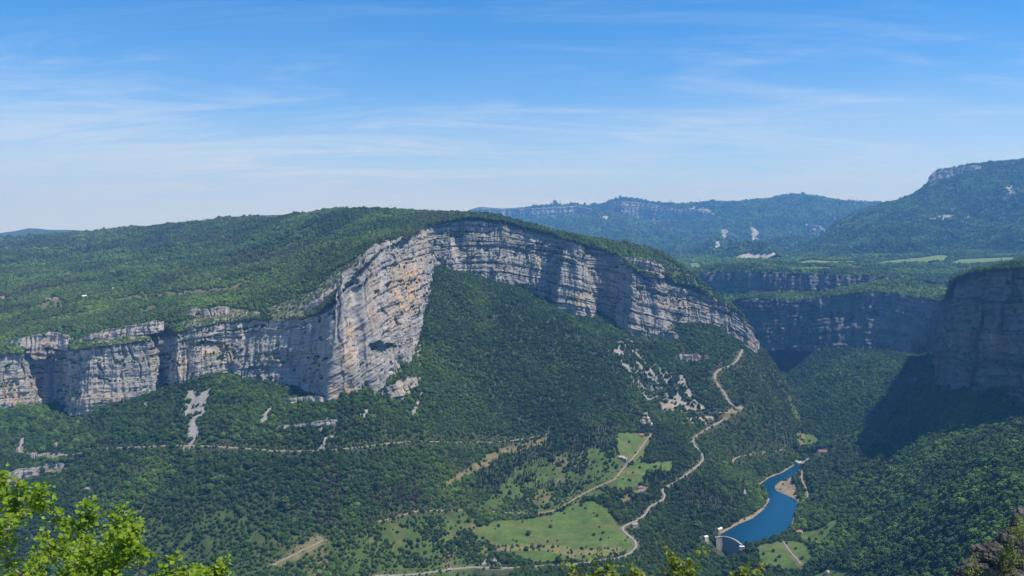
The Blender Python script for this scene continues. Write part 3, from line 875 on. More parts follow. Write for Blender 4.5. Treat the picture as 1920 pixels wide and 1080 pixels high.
rowsFM = np.unique(np.concatenate([np.linspace(6300, 16200, 260), np.linspace(16200, 18000, 12)]))
MF = Surf(FM_P, (-0.22, 0.66), rowsFM, 560, mtn_noise(230, 1300, 301, (1, 0.5), FM_RIDGE, 2400), blur=0)

FH = [  # hills beyond the left plateau
    (-400, 445, 9500), (-100, 440, 9500), (0, 440, 9300), (30, 434, 9300), (60, 427, 9200), (90, 431, 9200), (140, 431, 9200), (200, 434, 9000), (300, 440, 9000), (440, 420, 8200), (470, 406, 8000), (500, 404, 8000), (540, 403, 8000), (600, 420, 8000), (700, 440, 8000),
    (-400, 480, 7600), (0, 480, 7600), (200, 490, 7600), (400, 480, 7000), (600, 470, 7000)]
FH = [(a_, b_, c_ * 1.35) for a_, b_, c_ in FH]
FH_P = [tuple(at(*c)) for c in FH]
for c in FH[:15]:
    p = at(*c); FH_P.append((p[0] * 1.1, p[1] * 1.1, p[2] - 150))
HF = Surf(FH_P, (-0.9, -0.1), np.linspace(8800, 14200, 120), 260, mtn_noise(16, 700, 401), blur=0)


# ------------------------------------------------------------------ cliffs
def cliff_line(pts, ds):
    a = np.array(pts, float)
    T = at(a[:, 0], a[:, 1], a[:, 3]); B = at(a[:, 0], a[:, 2], a[:, 3])
    P = np.concatenate([B, T[:, 2:3]], 1)            # x y zfoot zrim
    s = np.r_[0, np.cumsum(np.sqrt(((P[1:, :2] - P[:-1, :2]) ** 2).sum(1)))]
    n = int(s[-1] / ds)
    t = np.linspace(0, s[-1], n)
    Q = np.stack([np.interp(t, s, P[:, k]) for k in range(4)], 1)
    k = max(1, int(10 / ds)); ker = np.hanning(2 * k + 3)[1:-1]; ker /= ker.sum()
    pad = len(ker) // 2
    Qs = np.stack([np.convolve(np.pad(Q[:, c], pad, mode='edge'), ker, 'valid') for c in range(4)], 1)
    k2 = max(1, int(22 / ds)); ker2 = np.hanning(2 * k2 + 3)[1:-1]; ker2 /= ker2.sum(); pad2 = len(ker2) // 2
    tx = np.gradient(np.convolve(np.pad(Q[:, 0], pad2, mode='edge'), ker2, 'valid'))
    ty = np.gradient(np.convolve(np.pad(Q[:, 1], pad2, mode='edge'), ker2, 'valid'))
    ln = np.hypot(tx, ty)
    nrm = np.stack([ty / ln, -tx / ln], 1)
    return Qs, nrm, t


def bed_profile(zz, seed, thick):
    """stepped outline of beds of uneven thickness"""
    u = zz / thick
    i = np.floor(u); f = u - i
    a = _hash(i, i * 0, i * 0, seed) * 2 - 1; b = _hash(i + 1, i * 0, i * 0, seed) * 2 - 1
    return a + (b - a) * sstep(0.72, 1.0, f)


def build_cliff(name, label, pts, top, ds, dz, dip=0.8, amp=1.0, seed=1, ochre=None, hollows=(), bury=18, lip=(3, 8, 15, 26, 40), mat=None, ledges=(), batter=0.10, lipw=18.0):
    Q, nrm, s = cliff_line(pts, ds)
    n = len(Q)
    hmax = (Q[:, 3] - Q[:, 2]).max() + bury
    nt = max(8, int(hmax / dz))
    t = np.linspace(0, 1, nt)
    zf = Q[:, 2] - bury; zr = Q[:, 3]
    Z = zf[None] + (zr - zf)[None] * t[:, None]
    S = np.broadcast_to(s[None], Z.shape)
    H = np.maximum(zr - Q[:, 2], 1)[None]
    rel = (Z - Q[None, :, 2]) / H                      # 0 foot .. 1 rim
    kz = max(3, int(170 / ds)) | 1; kk = np.hanning(kz + 2)[1:-1]; kk /= kk.sum()
    zsm = np.convolve(np.pad(zr, kz // 2, mode='edge'), kk, 'valid')
    zb = Z - dip * zsm[None] + fbm2(S / 120, Z / 300, 3, seed + 3) * 7
    butt = fbm2(S / 95, Z / 420, 3, seed + 5) * 11 + (0.5 - np.abs(vn2(S / 34, Z / 240, seed + 6))) * 7.0
    X0 = np.broadcast_to(Q[None, :, 0], Z.shape); Y0 = np.broadcast_to(Q[None, :, 1], Z.shape)
    brk = np.clip(0.62 + 1.2 * fbm2(S / 75, Z / 60, 3, seed + 18), 0.28, 1.25)
    Sw = S + 10 * fbm2(S / 50, Z / 40, 3, seed + 2)
    flutes = (0.45 - np.abs(vn2(Sw / 11, Z / 70, seed + 7))) * 5.6 + (0.45 - np.abs(vn2(Sw / 5, Z / 40, seed + 17))) * 1.6 * brk
    cracks = -np.clip(1 - np.abs(vn2(Sw / 19, Z / 130, seed + 8)) / 0.11, 0, 1) * 7.5
    # blocks: columns of their own set-back, broken at the beds
    ib = np.floor(zb / 26.0 + 0.4 * fbm2(S / 80, Z / 80, 2, seed + 14)); js = np.floor(Sw / 21.0 + 3.7 * ib)
    blocks = (_hash(ib, js, ib * 0, seed + 15) - 0.5) * 5.0 * brk
    ib2 = np.floor(zb / 9.0); js2 = np.floor(Sw / 8.0 + 1.7 * ib2)
    blocks = blocks + (_hash(ib2, js2, ib2 * 0, seed + 16) - 0.5) * 1.8 * brk
    bedw = np.clip(0.5 + 0.8 * fbm2(S / 55, Z / 45, 3, seed + 9), 0.05, 1)
    beds = bed_profile(zb, seed + 10, 13.0) * 2.8 * bedw + bed_profile(zb, seed + 11, 5.2) * 1.5 * bedw + bed_profile(zb + 3, seed + 12, 31.0) * 2.6 * (0.4 + 0.6 * bedw)
    rough = fbm3(X0 / 7, Y0 / 7, Z / 5, 3, seed + 13) * (0.9 + 1.3 * brk)
    un = zb / 17.0 + 0.55 * fbm2(S / 110, Z / 28, 3, seed + 19)
    fn = un - np.floor(un)
    notch = -4.2 * (0.35 + 0.65 * sstep(-350, -200, X0)) * np.exp(-((fn - 0.5) / 0.075) ** 2) * np.clip(2.2 * _hash(np.floor(un), np.floor(un) * 0, np.floor(un) * 0, seed + 21) - 0.5 + 1.2 * fbm2(S / 45, Z / 45, 2, seed + 22), 0, 1)
    d = (notch + butt + flutes + cracks + beds + blocks + rough) * amp
    d = d - batter * (Z - Q[None, :, 2]) + batter * H * 0.35
    for (rz, back, wob) in ledges:                    # set-backs that carry shrubs
        rr = rel + wob * fbm2(S / 120, S / 999, 2, seed + 20)
        d = d - back * sstep(rz - 0.015, rz + 0.015, rr)
    pxq, pyq = to_px(np.stack([X0, Y0, Z], -1))
    for (hx, hy, rx, ry, dep) in hollows:             # caves and overhung alcoves
        wx = fbm2(S / 22, Z / 22, 3, seed + 60) * 0.55; wy = fbm2(S / 22, Z / 22, 3, seed + 61) * 0.45
        ex_ = (pxq - hx) / rx + wx; ey_ = (pyq - hy) / ry + wy
        e = ex_ ** 2 + np.where(ey_ < 0, ey_ * 1.15, ey_ * 0.75) ** 2
        d = d - dep * np.clip(1 - e, 0, 1) ** np.where(ey_ < 0, 0.35, 0.8)
    fade = np.minimum(1, np.minimum(s, s[-1] - s) / 15.0)[None]
    d = d * fade
    # the rim keeps close to the plateau edge: round it off
    X = X0 + nrm[None, :, 0] * d; Y = Y0 + nrm[None, :, 1] * d
    Z = Z + fbm2(S / 16, S * 0, 3, seed + 30) * 4.5 * sstep(0.7, 1, rel) * amp
    rows = [np.stack([X, Y, Z], -1)]
    xt, yt, zt = X[-1], Y[-1], Z[-1]
    for k, b in enumerate(lip):
        xx = Q[:, 0] - nrm[:, 0] * (b - d[-1] * (1 - k / len(lip))); yy = Q[:, 1] - nrm[:, 1] * (b - d[-1] * (1 - k / len(lip)))
        hz = top.h(xx, yy) if top is not None else zt - 1
        wgt = min(1.0, b / lipw)
        zz = zt * (1 - wgt) + hz * wgt + (0.6 if b < lipw + 2 else -0.15 * b) + fbm2(xx / 5, yy / 5, 2, seed + 31) * 0.8
        rows.append(np.stack([xx, yy, zz], -1)[None])
    G = np.concatenate(rows, 0)
    nr = G.shape[0]
    gx = np.gradient(G, axis=1); gz = np.gradient(G, axis=0)
    nv = np.cross(gx, gz); nv /= np.linalg.norm(nv, axis=-1, keepdims=True) + 1e-9
    nzv = np.abs(nv[..., 2])
    relf = np.concatenate([rel, np.ones((len(lip), n))], 0)
    veg = sstep(0.55, 0.8, nzv + 0.12 * fbm2(G[..., 0] / 14, G[..., 2] / 14, 3, seed + 40)) * sstep(-0.05, 0.08, relf)
    veg[nt:] = 1.0
    oc = np.zeros(G.shape[:2])
    if ochre:
        gp_, gq_ = to_px(G)
        for (ox, oy, rx, ry, st) in ochre:
            oc = np.maximum(oc, st * np.clip(1.3 - ((gp_ - ox) / rx) ** 2 - ((gq_ - oy) / ry) ** 2, 0, 1))
    me = mesh_np(name, G.reshape(-1, 3), grid_faces(nr, n), True, {'veg': ('FLOAT', veg.ravel()), 'ochre': ('FLOAT', oc.ravel())})
    o = new_obj(name, me, mat or MAT_ROCK)
    tag(o, label, None, None, 'structure')
    return o, G, veg, Q, nrm


OCH = [(762, 540, 34, 60, 0.95), (700, 560, 14, 70, 0.5), (655, 650, 18, 60, 0.8), (640, 735, 30, 22, 0.8), (792, 470, 12, 50, 0.5), (345, 690, 26, 22, 0.8), (30, 730, 34, 30, 0.8), (190, 752, 60, 18, 0.6), (405, 665, 40, 22, 0.5),
       (1082, 565, 18, 24, 0.7), (1180, 612, 20, 18, 0.6), (1290, 570, 60, 20, 0.4), (1395, 645, 20, 12, 0.6), (735, 600, 20, 30, 0.5)]
HOL = [(712, 650, 18, 11, 18), (395, 652, 34, 12, 14), (610, 575, 20, 12, 10), (860, 448, 10, 20, 14), (1125, 560, 14, 24, 12), (545, 690, 60, 35, 8), (95, 730, 35, 50, 12), (1010, 470, 30, 18, 8), (980, 545, 40, 14, 8)]
c_main = build_cliff('cliff', 'long banded pale limestone cliff wrapping around the wooded talus ridge', MAIN, U, 1.5, 1.5, dip=0.8, amp=1.0, seed=1, ochre=OCH, hollows=HOL, ledges=((0.80, 5, 0.3), (0.52, 4, 0.35), (0.30, 3, 0.35)))
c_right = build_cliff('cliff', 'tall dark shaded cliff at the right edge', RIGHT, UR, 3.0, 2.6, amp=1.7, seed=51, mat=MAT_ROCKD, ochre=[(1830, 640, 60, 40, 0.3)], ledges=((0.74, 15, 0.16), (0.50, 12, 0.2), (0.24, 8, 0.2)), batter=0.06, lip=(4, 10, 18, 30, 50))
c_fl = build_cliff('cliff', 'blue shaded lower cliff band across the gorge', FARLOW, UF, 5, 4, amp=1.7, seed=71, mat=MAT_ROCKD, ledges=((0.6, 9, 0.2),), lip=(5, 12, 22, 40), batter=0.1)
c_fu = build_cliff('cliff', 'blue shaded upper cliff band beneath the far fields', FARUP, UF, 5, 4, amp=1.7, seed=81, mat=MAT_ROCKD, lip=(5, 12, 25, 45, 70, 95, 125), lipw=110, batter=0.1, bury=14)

BROW = [(1733, 352, 360, 7080), (1738, 334, 358, 7030), (1746, 323, 354, 7010), (1760, 319, 347, 7000), (1790, 315, 338, 7000), (1820, 311, 328, 6990), (1840, 309, 318, 7000)]
SLAB = [(1356, 486, 492, 7050), (1380, 478, 494, 7000), (1420, 476, 496, 6980), (1460, 482, 494, 7000)]
WALLM = [(1508, 424, 432, 8850), (1520, 420, 436, 8800), (1538, 424, 440, 8780), (1548, 432, 442, 8800)]
for nm_, lb_, pts_, sf_, sd_ in (('cliff', 'long blue cliff rim along the far range, left half', FARRIM, MF, 301), ('cliff', 'far blue cliff rim below the pointed summit', FARRIM2, MF, 311), ('cliff', 'blue cliff brow on the high mountain at right', BROW, MR, 321),
                              ('cliff', 'pale rock slab at the foot of the far range', SLAB, MF, 331), ('cliff', 'small pale rock face high on the far range', WALLM, MF, 341)):
    pts_ = [(a_, b_, c_, (6500 + (d_ - 6500) * 2.2 if sf_ is MF else 5400 + (d_ - 5400) * 1.6) - 60) for a_, b_, c_, d_ in pts_] if sd_ > 315 else pts_
    build_cliff(nm_, lb_, pts_, None, 11, 8, amp=3.0, seed=sd_, bury=60, lip=(20, 60, 140), batter=0.2)

# short upper tiers and ledges of rock standing out of the slopes
TIERS = [
    ('short rock band above the shaded alcove at the left edge', [(8, 640, 652, 2085), (20, 632, 654, 2080), (60, 622, 650, 2085), (90, 618, 640, 2095), (128, 620, 648, 2090), (134, 634, 646, 2110)], U),
    ('slanting rock band rising right on the plateau edge at left', [(136, 636, 646, 2060), (170, 622, 636, 2035), (210, 612, 628, 2045), (250, 604, 618, 2055), (300, 596, 612, 2060), (308, 600, 606, 2080)], U),
    ('pale rock outcrop on the plateau slope', [(336, 590, 597, 2110), (350, 576, 596, 2095), (380, 572, 594, 2090), (410, 568, 590, 2095), (432, 574, 584, 2110)], U),
    ('grey rock dome left of the orange prow', [(568, 586, 592, 2090), (580, 566, 592, 2065), (605, 546, 590, 2055), (640, 524, 584, 2060), (660, 512, 560, 2080), (680, 498, 520, 2120)], U),
    ('upper rock tier right of the tall pillar', [(1160, 486, 498, 2780), (1172, 482, 504, 2765), (1205, 484, 510, 2755), (1238, 494, 514, 2750), (1246, 504, 512, 2770)], U),
    ('small rock step on the green shoulder', [(1272, 512, 518, 2890), (1285, 512, 524, 2870), (1298, 518, 526, 2875), (1304, 522, 526, 2890)], U),
    ('low rock ledge below the prow', [(700, 738, 744, 1965), (715, 728, 746, 1950), (745, 716, 738, 1955), (778, 706, 724, 1970), (790, 706, 712, 1990)], L),
    ('thin rock ledge in the wood under the prow', [(512, 800, 806, 1800), (540, 796, 807, 1795), (590, 790, 803, 1795), (634, 784, 794, 1805)], L),
    ('thin rock rib beside the foot of the prow', [(530, 747, 754, 1905), (560, 745, 756, 1900), (600, 744, 758, 1890), (618, 744, 754, 1890)], L),
    ('rock step under the right wall', [(1236, 624, 640, 2640), (1250, 618, 640, 2632), (1266, 622, 640, 2636), (1274, 630, 638, 2650)], L),
    ('rock cut above the curving road', [(1266, 668, 675, 2470), (1280, 664, 677, 2462), (1310, 664, 674, 2464), (1330, 668, 673, 2475)], L),
    ('eroded grey bank at the left edge', [(-20, 905, 925, 1700), (10, 888, 915, 1695), (50, 878, 898, 1705), (90, 870, 886, 1715), (122, 868, 874, 1730)], L),
]
tier_obj = []
for i, (lb, pts, sf) in enumerate(TIERS):
    a = np.array(pts, float)
    # stand the band on the surface under it
    P0 = at(a[:, 0], a[:, 2], a[:, 3])
    hz = sf.hit(a[:, 0], a[:, 2], 1500, 3300)
    if sf is L:
        a[:, 3] = hz[:, 1]
    elif a[0, 0] < 500:
        a[:, 1] = a[:, 2] - (a[:, 2] - a[:, 1]) * 0.72
    tier_obj.append(build_cliff('rock_band', lb, [tuple(r) for r in a], sf, 1.5, 1.3, amp=1.0, seed=120 + 7 * i, bury=14, lip=(2, 5, 10, 18), batter=0.12, ochre=[(a[:, 0].mean(), a[:, 2].mean(), 60, 30, 0.3)]))

# ------------------------------------------------------------------ terrain meshes
def cliff_poly(Q, nrm, back, closing):
    P = Q[::4, :2] - nrm[::4] * back
    return np.concatenate([P, np.array(closing, float)], 0)


PU = cliff_poly(c_main[3], c_main[4], 14.0, [at(1490, 700, 3100)[:2], at(1500, 600, 4200)[:2], at(1200, 440, 9000)[:2], at(-500, 440, 9000)[:2], at(-600, 640, 2000)[:2]])
PR = cliff_poly(c_right[3], c_right[4], 16.0, [at(2700, 600, 1250)[:2], at(2700, 600, 3300)[:2], at(1760, 600, 3300)[:2]])
PF = cliff_poly(c_fl[3], c_fl[4], 18.0, [at(2300, 600, 3100)[:2], at(2300, 600, 7500)[:2], at(1150, 600, 7500)[:2], at(1250, 600, 4300)[:2]])


def add_terrain(name, label, S, gcol, poly=None):
    keep = None
    if poly is not None:
        inn = in_poly(S.X, S.Y, poly)
        keep = inn[:-1, :-1] | inn[1:, :-1] | inn[:-1, 1:] | inn[1:, 1:]
        keep = inn[:-1, :-1] & inn[1:, :-1] & inn[:-1, 1:] & inn[1:, 1:]
    V = np.stack([S.X, S.Y, S.Z], -1).reshape(-1, 3)
    Fc = grid_faces(len(S.rows), len(S.cols), keep)
    V, Fc, at2 = compact(V, Fc, {'gcol': ('FLOAT_COLOR', np.concatenate([gcol.reshape(-1, 3), np.ones((len(V), 1))], 1))})
    o = new_obj(name, mesh_np(name, V, Fc, True, at2), MAT_GROUND)
    return tag(o, label, None, None, 'structure')


add_terrain('valley_terrain', 'wooded slopes and valley floor below the cliffs', L, g)
FAR_FLOOR = np.array((0.05, 0.075, 0.03))


def green_floor(S, seed, base=FAR_FLOOR):
    n = fbm2(S.X / 120, S.Y / 120, 4, seed); n2_ = fbm2(S.X / 500, S.Y / 500, 3, seed + 5)
    gg = base[None, None] * (1 + 0.35 * n[..., None])
    gg = mixv(gg, (0.065, 0.10, 0.035), sstep(0.05, 0.5, n2_) * 0.8)
    return gg


gu = green_floor(U, 501)
pxu, pyu = ground_px(U.X, U.Y, U.Z)
CLEAR_U = [[(205, 562), (260, 552), (330, 548), (390, 541), (440, 536), (462, 524), (470, 530), (440, 545), (380, 553), (300, 560), (230, 568)], [(255, 580), (290, 570), (296, 580), (262, 586)], [(95, 540), (150, 526), (155, 532), (105, 544)], [(65, 575), (110, 555), (120, 575), (80, 585)], [(360, 590), (440, 578), (450, 588), (380, 600)]]
clu = pmask(pxu, pyu, CLEAR_U)
gu = mixv(gu, DRY * 0.7, clu * 0.8)
PALE_U = [[(0, 452), (18, 440), (22, 446), (0, 462)], [(578, 490), (590, 494), (582, 498)], [(26, 472), (40, 474), (32, 478)]]
gu = mixv(gu, (0.35, 0.31, 0.24), pmask(pxu, pyu, PALE_U) * 1.0)
ROCKY_U = [[(500, 575), (560, 560), (590, 545), (640, 500), (700, 465), (740, 445), (760, 452), (700, 490), (640, 540), (570, 595), (510, 600)], [(340, 600), (460, 580), (500, 590), (420, 612), (340, 630)], [(140, 640), (300, 610), (330, 625), (200, 660)]]
rku = pmask(pxu, pyu, ROCKY_U)
gu = mixv(gu, (0.34, 0.33, 0.31), rku * sstep(0.12, 0.3, fbm2(U.X / 10, U.Y / 10, 3, 511)))
gu = mixv(gu, (0.09, 0.095, 0.05), rku * 0.5)
add_terrain('plateau', 'wooded plateau sloping up behind the long cliff', U, gu, PU)
gr = green_floor(UR, 521)
add_terrain('plateau', 'wooded top of the shaded right cliff', UR, gr, PR)
gf = green_floor(UF, 531)
FIELDS = [[(1485, 494), (1520, 487), (1560, 490), (1600, 489), (1620, 494), (1560, 497), (1500, 497)], [(1640, 493), (1670, 488), (1720, 484), (1760, 478), (1780, 480), (1770, 492), (1700, 496), (1650, 497)], [(1780, 494), (1800, 486), (1850, 484), (1900, 482), (1905, 490), (1850, 495), (1790, 497)], [(1490, 501), (1530, 500), (1578, 502), (1550, 505), (1500, 504)],
          [(1290, 494), (1310, 492), (1318, 502), (1296, 506)], [(1900, 492), (1940, 486), (1940, 500), (1900, 500)], [(1470, 498), (1482, 494), (1484, 499)]]
pxf, pyf = to_px(np.stack([UF.X, UF.Y, UF.Z], -1))
fld = pmask(pxf, pyf, FIELDS)
gf = mixv(gf, (0.12, 0.18, 0.055), fld * 1.0)
steep = 1 - sstep(0.55, 0.8, UF.normal_z())
gf = mixv(gf, (0.25, 0.245, 0.24), steep * 0.8)
add_terrain('far_plateau', 'far wooded plateau with pale fields above the gorge', UF, gf, PF)


def mountain(name, label, S, seed, steep_lo, steep_hi, extra=None):
    gg = green_floor(S, seed)
    st = 1 - sstep(steep_lo, steep_hi, S.normal_z() + 0.10 * fbm2(S.X / 90, S.Y / 90, 3, seed + 9))
    gg = mixv(gg, (0.33, 0.32, 0.31), st)
    if extra is not None:
        gg = extra(gg, S)
    o = add_terrain(name, label, S, gg)
    return np.maximum(st, getattr(S, 'bare', 0) * 1.0)


def far_extra(gg, S):
    px, py = to_px(np.stack([S.X, S.Y, S.Z], -1))
    n = fbm2(S.X / 150, S.Z / 30, 4, 611)
    band = sstep(0.30, 0.45, n) * (py > 405) * (py < 432)
    low = sstep(0.36, 0.5, fbm2(S.X / 120, S.Z / 60, 4, 615)) * (py >= 432) * (px > 1200)
    bare = pmask(px + 5 * fbm2(S.X / 60, S.Z / 40, 3, 617), py + 3 * fbm2(S.X / 60, S.Z / 40, 3, 618), BARE_F)
    S.bare = bare
    return mixv(gg, (0.34, 0.33, 0.31), np.maximum(np.maximum(band, low) * 0.8, bare))


BARE_F = [[(1290, 386), (1335, 395), (1338, 410), (1300, 405)], [(1350, 430), (1365, 425), (1362, 450), (1352, 448)], [(1405, 425), (1420, 430), (1425, 450), (1412, 452)], [(1510, 420), (1535, 425), (1545, 440), (1520, 438)], [(900, 418), (1000, 425), (995, 430), (900, 424)], [(1195, 390), (1208, 392), (1206, 412), (1196, 410)],
          [(1340, 450), (1352, 455), (1348, 470), (1340, 468)], [(1370, 478), (1450, 474), (1470, 490), (1372, 496)], [(1222, 415), (1240, 412), (1242, 420), (1226, 422)], [(1130, 404), (1142, 406), (1140, 414), (1132, 414)]]
BARE_R = [[(1740, 408), (1770, 402), (1790, 404), (1780, 412), (1745, 413)], [(1805, 406), (1820, 401), (1816, 411)], [(1885, 352), (1900, 345), (1905, 365), (1890, 368)], [(1838, 400), (1850, 398), (1846, 406)]]


def right_extra(gg, S):
    px, py = to_px(np.stack([S.X, S.Y, S.Z], -1))
    bare = pmask(px + 4 * fbm2(S.X / 40, S.Z / 30, 3, 617), py + 3 * fbm2(S.X / 40, S.Z / 30, 3, 618), BARE_R)
    S.bare = bare
    return mixv(gg, (0.24, 0.23, 0.215), bare * 1.0)


st_mr = mountain('mountain', 'high wooded mountain with a cliffed brow at the right', MR, 541, 0.40, 0.56, right_extra)
st_mf = mountain('mountain', 'long far blue range with a banded cliff rim', MF, 551, 0.55, 0.74, far_extra)
st_hf = mountain('hill', 'far blue hills on the left horizon', HF, 561, 0.3, 0.5)

# ------------------------------------------------------------------ roads as strips on their benches
for nm, lb, W, wd, mt in road_lines:
    tx = np.gradient(W[:, 0]); ty = np.gradient(W[:, 1]); ln = np.hypot(tx, ty) + 1e-9
    nx, ny = -ty / ln, tx / ln
    cols_ = []
    for f_ in (-0.5, -0.47, 0, 0.47, 0.5):
        x = W[:, 0] + nx * wd * f_; y = W[:, 1] + ny * wd * f_
        z = W[:, 2] + (-1.2 if abs(f_) == 0.5 else 0.05 + (0.12 if f_ == 0 else 0))
        cols_.append(np.stack([x, y, z + 0 * x], -1))
    G = np.stack(cols_, 1)
    o = new_obj(nm, mesh_np(nm, G.reshape(-1, 3), grid_faces(len(W), 5), True), mt)
    tag(o, lb, None, None, 'structure')

# ------------------------------------------------------------------ water
def water_material():
    m, t, p = mat_new('reservoir_water')
    p.inputs['Base Color'].default_value = (0.002, 0.045, 0.095, 1)
    p.inputs['Roughness'].default_value = 0.12
    p.inputs['Specular IOR Level'].default_value = 0.4
    p.inputs['IOR'].default_value = 1.33
    f = noise_fac(t, 0.25, 4, 0.6, stretch=(1, 1, 1))
    bump_n(t, p, f, 0.15, 0.4)
    return m


lx0, lx1, ly0, ly1 = LAKE[:, 0].min() - 6, LAKE[:, 0].max() + 6, LAKE[:, 1].min() - 2, LAKE[:, 1].max() + 6
gx_, gy_ = np.meshgrid(np.linspace(lx0, lx1, 50), np.linspace(ly0, ly1, 90))
dlk = seg_dist(gx_, gy_, LAKE); ink = in_poly(gx_, gy_, LAKE)
okw = ink | (dlk < 7)
dside = (gx_ - DAM_A[0]) * (DAM_B[1] - DAM_A[1]) - (gy_ - DAM_A[1]) * (DAM_B[0] - DAM_A[0])
okw &= ink | (dside < 0) | (dlk < 2)
kq = okw[:-1, :-1] & okw[1:, :-1] & okw[:-1, 1:] & okw[1:, 1:]
Vw, Fw, _ = compact(np.stack([gx_, gy_, np.full_like(gx_, WATER_Z)], -1).reshape(-1, 3), grid_faces(90, 50, kq))
tag(new_obj('lake_water', mesh_np('lake_water', Vw, Fw, True), water_material()), 'deep blue reservoir lake held back by the dam', None, None, 'structure')

# ------------------------------------------------------------------ buildings
def box_mesh(name, x0, x1, y0, y1, z0, z1, mat):
    V = np.array([(x, y, z) for z in (z0, z1) for y in (y0, y1) for x in (x0, x1)], float)
    Fc = np.array([(0, 2, 3, 1), (4, 5, 7, 6), (0, 1, 5, 4), (2, 6, 7, 3), (0, 4, 6, 2), (1, 3, 7, 5)])
    me = mesh_np(name, V, Fc, False); me.materials.append(mat)
    return me


def gable_mesh(name, lx, ly, z0, h, over, mat, hip=0.0, th=0.28):
    """a pitched roof with thickness, ridge along x"""
    x, y = lx / 2 + over, ly / 2 + over
    r = lx / 2 + over - hip
    lo = z0 - over * h / (ly / 2)
    top = [(-x, -y, lo), (x, -y, lo), (x, y, lo), (-x, y, lo), (-r, 0, z0 + h), (r, 0, z0 + h)]
    V = np.array(top + [(a, b, c - th) for a, b, c in top], float)
    quads = [(0, 1, 5, 4), (2, 3, 4, 5), (7, 6, 10, 11), (9, 8, 11, 10), (0, 6, 7, 1), (2, 8, 9, 3)]
    tris = [(1, 2, 5), (3, 0, 4)] if hip > 0 else []
    ends = [(1, 7, 11, 5), (2, 5, 11, 8), (0, 4, 10, 6), (3, 9, 10, 4)] if hip == 0 else [(1, 7, 8, 2), (3, 9, 6, 0)]
    me = bpy.data.meshes.new(name)
    me.from_pydata([tuple(v) for v in V], [], quads + ends + tris + ([(7, 11, 8), (9, 10, 6)] if hip > 0 else []))
    me.materials.append(mat)
    return me


def wall_mesh(name, lx, ly, h, gable, mat, deep=3.0):
    x, y = lx / 2, ly / 2
    V = [(-x, -y, -deep), (x, -y, -deep), (x, y, -deep), (-x, y, -deep), (-x, -y, h), (x, -y, h), (x, y, h), (-x, y, h), (-x, 0, h + gable), (x, 0, h + gable)]
    Fc = [(0, 1, 5, 4), (2, 3, 7, 6), (1, 2, 6, 9, 5), (3, 0, 4, 8, 7), (0, 3, 2, 1)]
    if gable == 0:
        Fc = [(0, 1, 5, 4), (2, 3, 7, 6), (1, 2, 6, 5), (3, 0, 4, 7), (0, 3, 2, 1), (4, 5, 6, 7)]; V = V[:8]
    me = bpy.data.meshes.new(name); me.from_pydata(V, [], Fc); me.materials.append(mat)
    return me


def flat_mat(name, col, rough=0.8, spec=0.25):
    return simple_mat(name, col, rough, 0.14, 0.5, spec)


M_CREAM = flat_mat('cream_render', (0.58, 0.52, 0.42)); M_WHITE = flat_mat('white_render', (0.74, 0.73, 0.70)); M_STONEW = flat_mat('stone_wall', (0.40, 0.35, 0.30)); M_PINKW = flat_mat('pinkish_wall', (0.50, 0.38, 0.32))
M_RTILE = flat_mat('red_roof_tiles', (0.25, 0.125, 0.10)); M_OTILE = flat_mat('orange_roof_tiles', (0.33, 0.17, 0.105)); M_GTILE = flat_mat('weathered_roof_tiles', (0.30, 0.24, 0.21)); M_PTILE = flat_mat('pale_pink_roof_tiles', (0.44, 0.32, 0.28))
M_PALE = flat_mat('pale_roofing', (0.62, 0.60, 0.52)); M_GLASS = flat_mat('window_glass', (0.03, 0.04, 0.05), 0.15, 0.5); M_WOOD = flat_mat('door_wood', (0.12, 0.07, 0.04)); M_CONC = flat_mat('concrete', (0.26, 0.25, 0.235)); M_CONCP = flat_mat('pale_concrete', (0.36, 0.345, 0.315))
M_TEAL = flat_mat('pale_teal_paint', (0.42, 0.66, 0.62)); M_METAL = flat_mat('grey_steel', (0.32, 0.33, 0.34), 0.5, 0.4)
CLEARING = []           # x, y, radius kept free of trees


def house(px, py, lx, ly, h, rz, wall, roof, label, name='house', surf=None, hip=0.0, rise=None, group=None, chim=True, clear=15, cat='house', wing=None, y0=700, y1=3300):
    sf = surf or L
    P = sf.hit([px], [py], y0, y1)[0]
    t = empty(name, tuple(P), rz)
    tag(t, label, cat, group)
    rise = rise if rise is not None else ly * 0.32

    def block(cx, cy, lx, ly, h, rise, hip):
        wl_ = new_obj('wall', wall_mesh('wall', lx, ly, h, rise if hip == 0 else 0, wall), None, t); wl_.location = (cx, cy, 0)
        rf = new_obj('roof', gable_mesh('roof', lx, ly, h + 0.30, rise, 0.5, roof, hip), None, t); rf.location = (cx, cy, 0)
        return wl_, rf
    w0, r0 = block(0, 0, lx, ly, h, rise, hip)
    if wing:
        block(wing[0], wing[1], wing[2], wing[3], wing[4], wing[3] * 0.32, 0.0)
    if chim:
        c = new_obj('chimney', box_mesh('chimney', -0.4, 0.4, -0.4, 0.4, h + rise * 0.5, h + rise + 1.1, wall), None, r0); c.location = (lx * 0.22, 0.7, 0)
    nw = max(2, int(lx / 3.5))
    for k in range(nw):
        for fl in range(max(1, int(h / 2.9))):
            for sgn in (-1, 1):
                x = -lx / 2 + (k + 0.5) * lx / nw
                if fl == 0 and k == nw // 2 and sgn == -1:
                    d = new_obj('door', box_mesh('door', -0.55, 0.55, -0.06, 0.06, 0.0, 2.1, M_WOOD), None, t); d.location = (x, sgn * ly / 2, 0)
                    continue
                w = new_obj('window', WIN_ME, None, t); w.location = (x, sgn * ly / 2, fl * 2.8 + 0.2)
    CLEARING.append((P[0], P[1], clear))
    return t


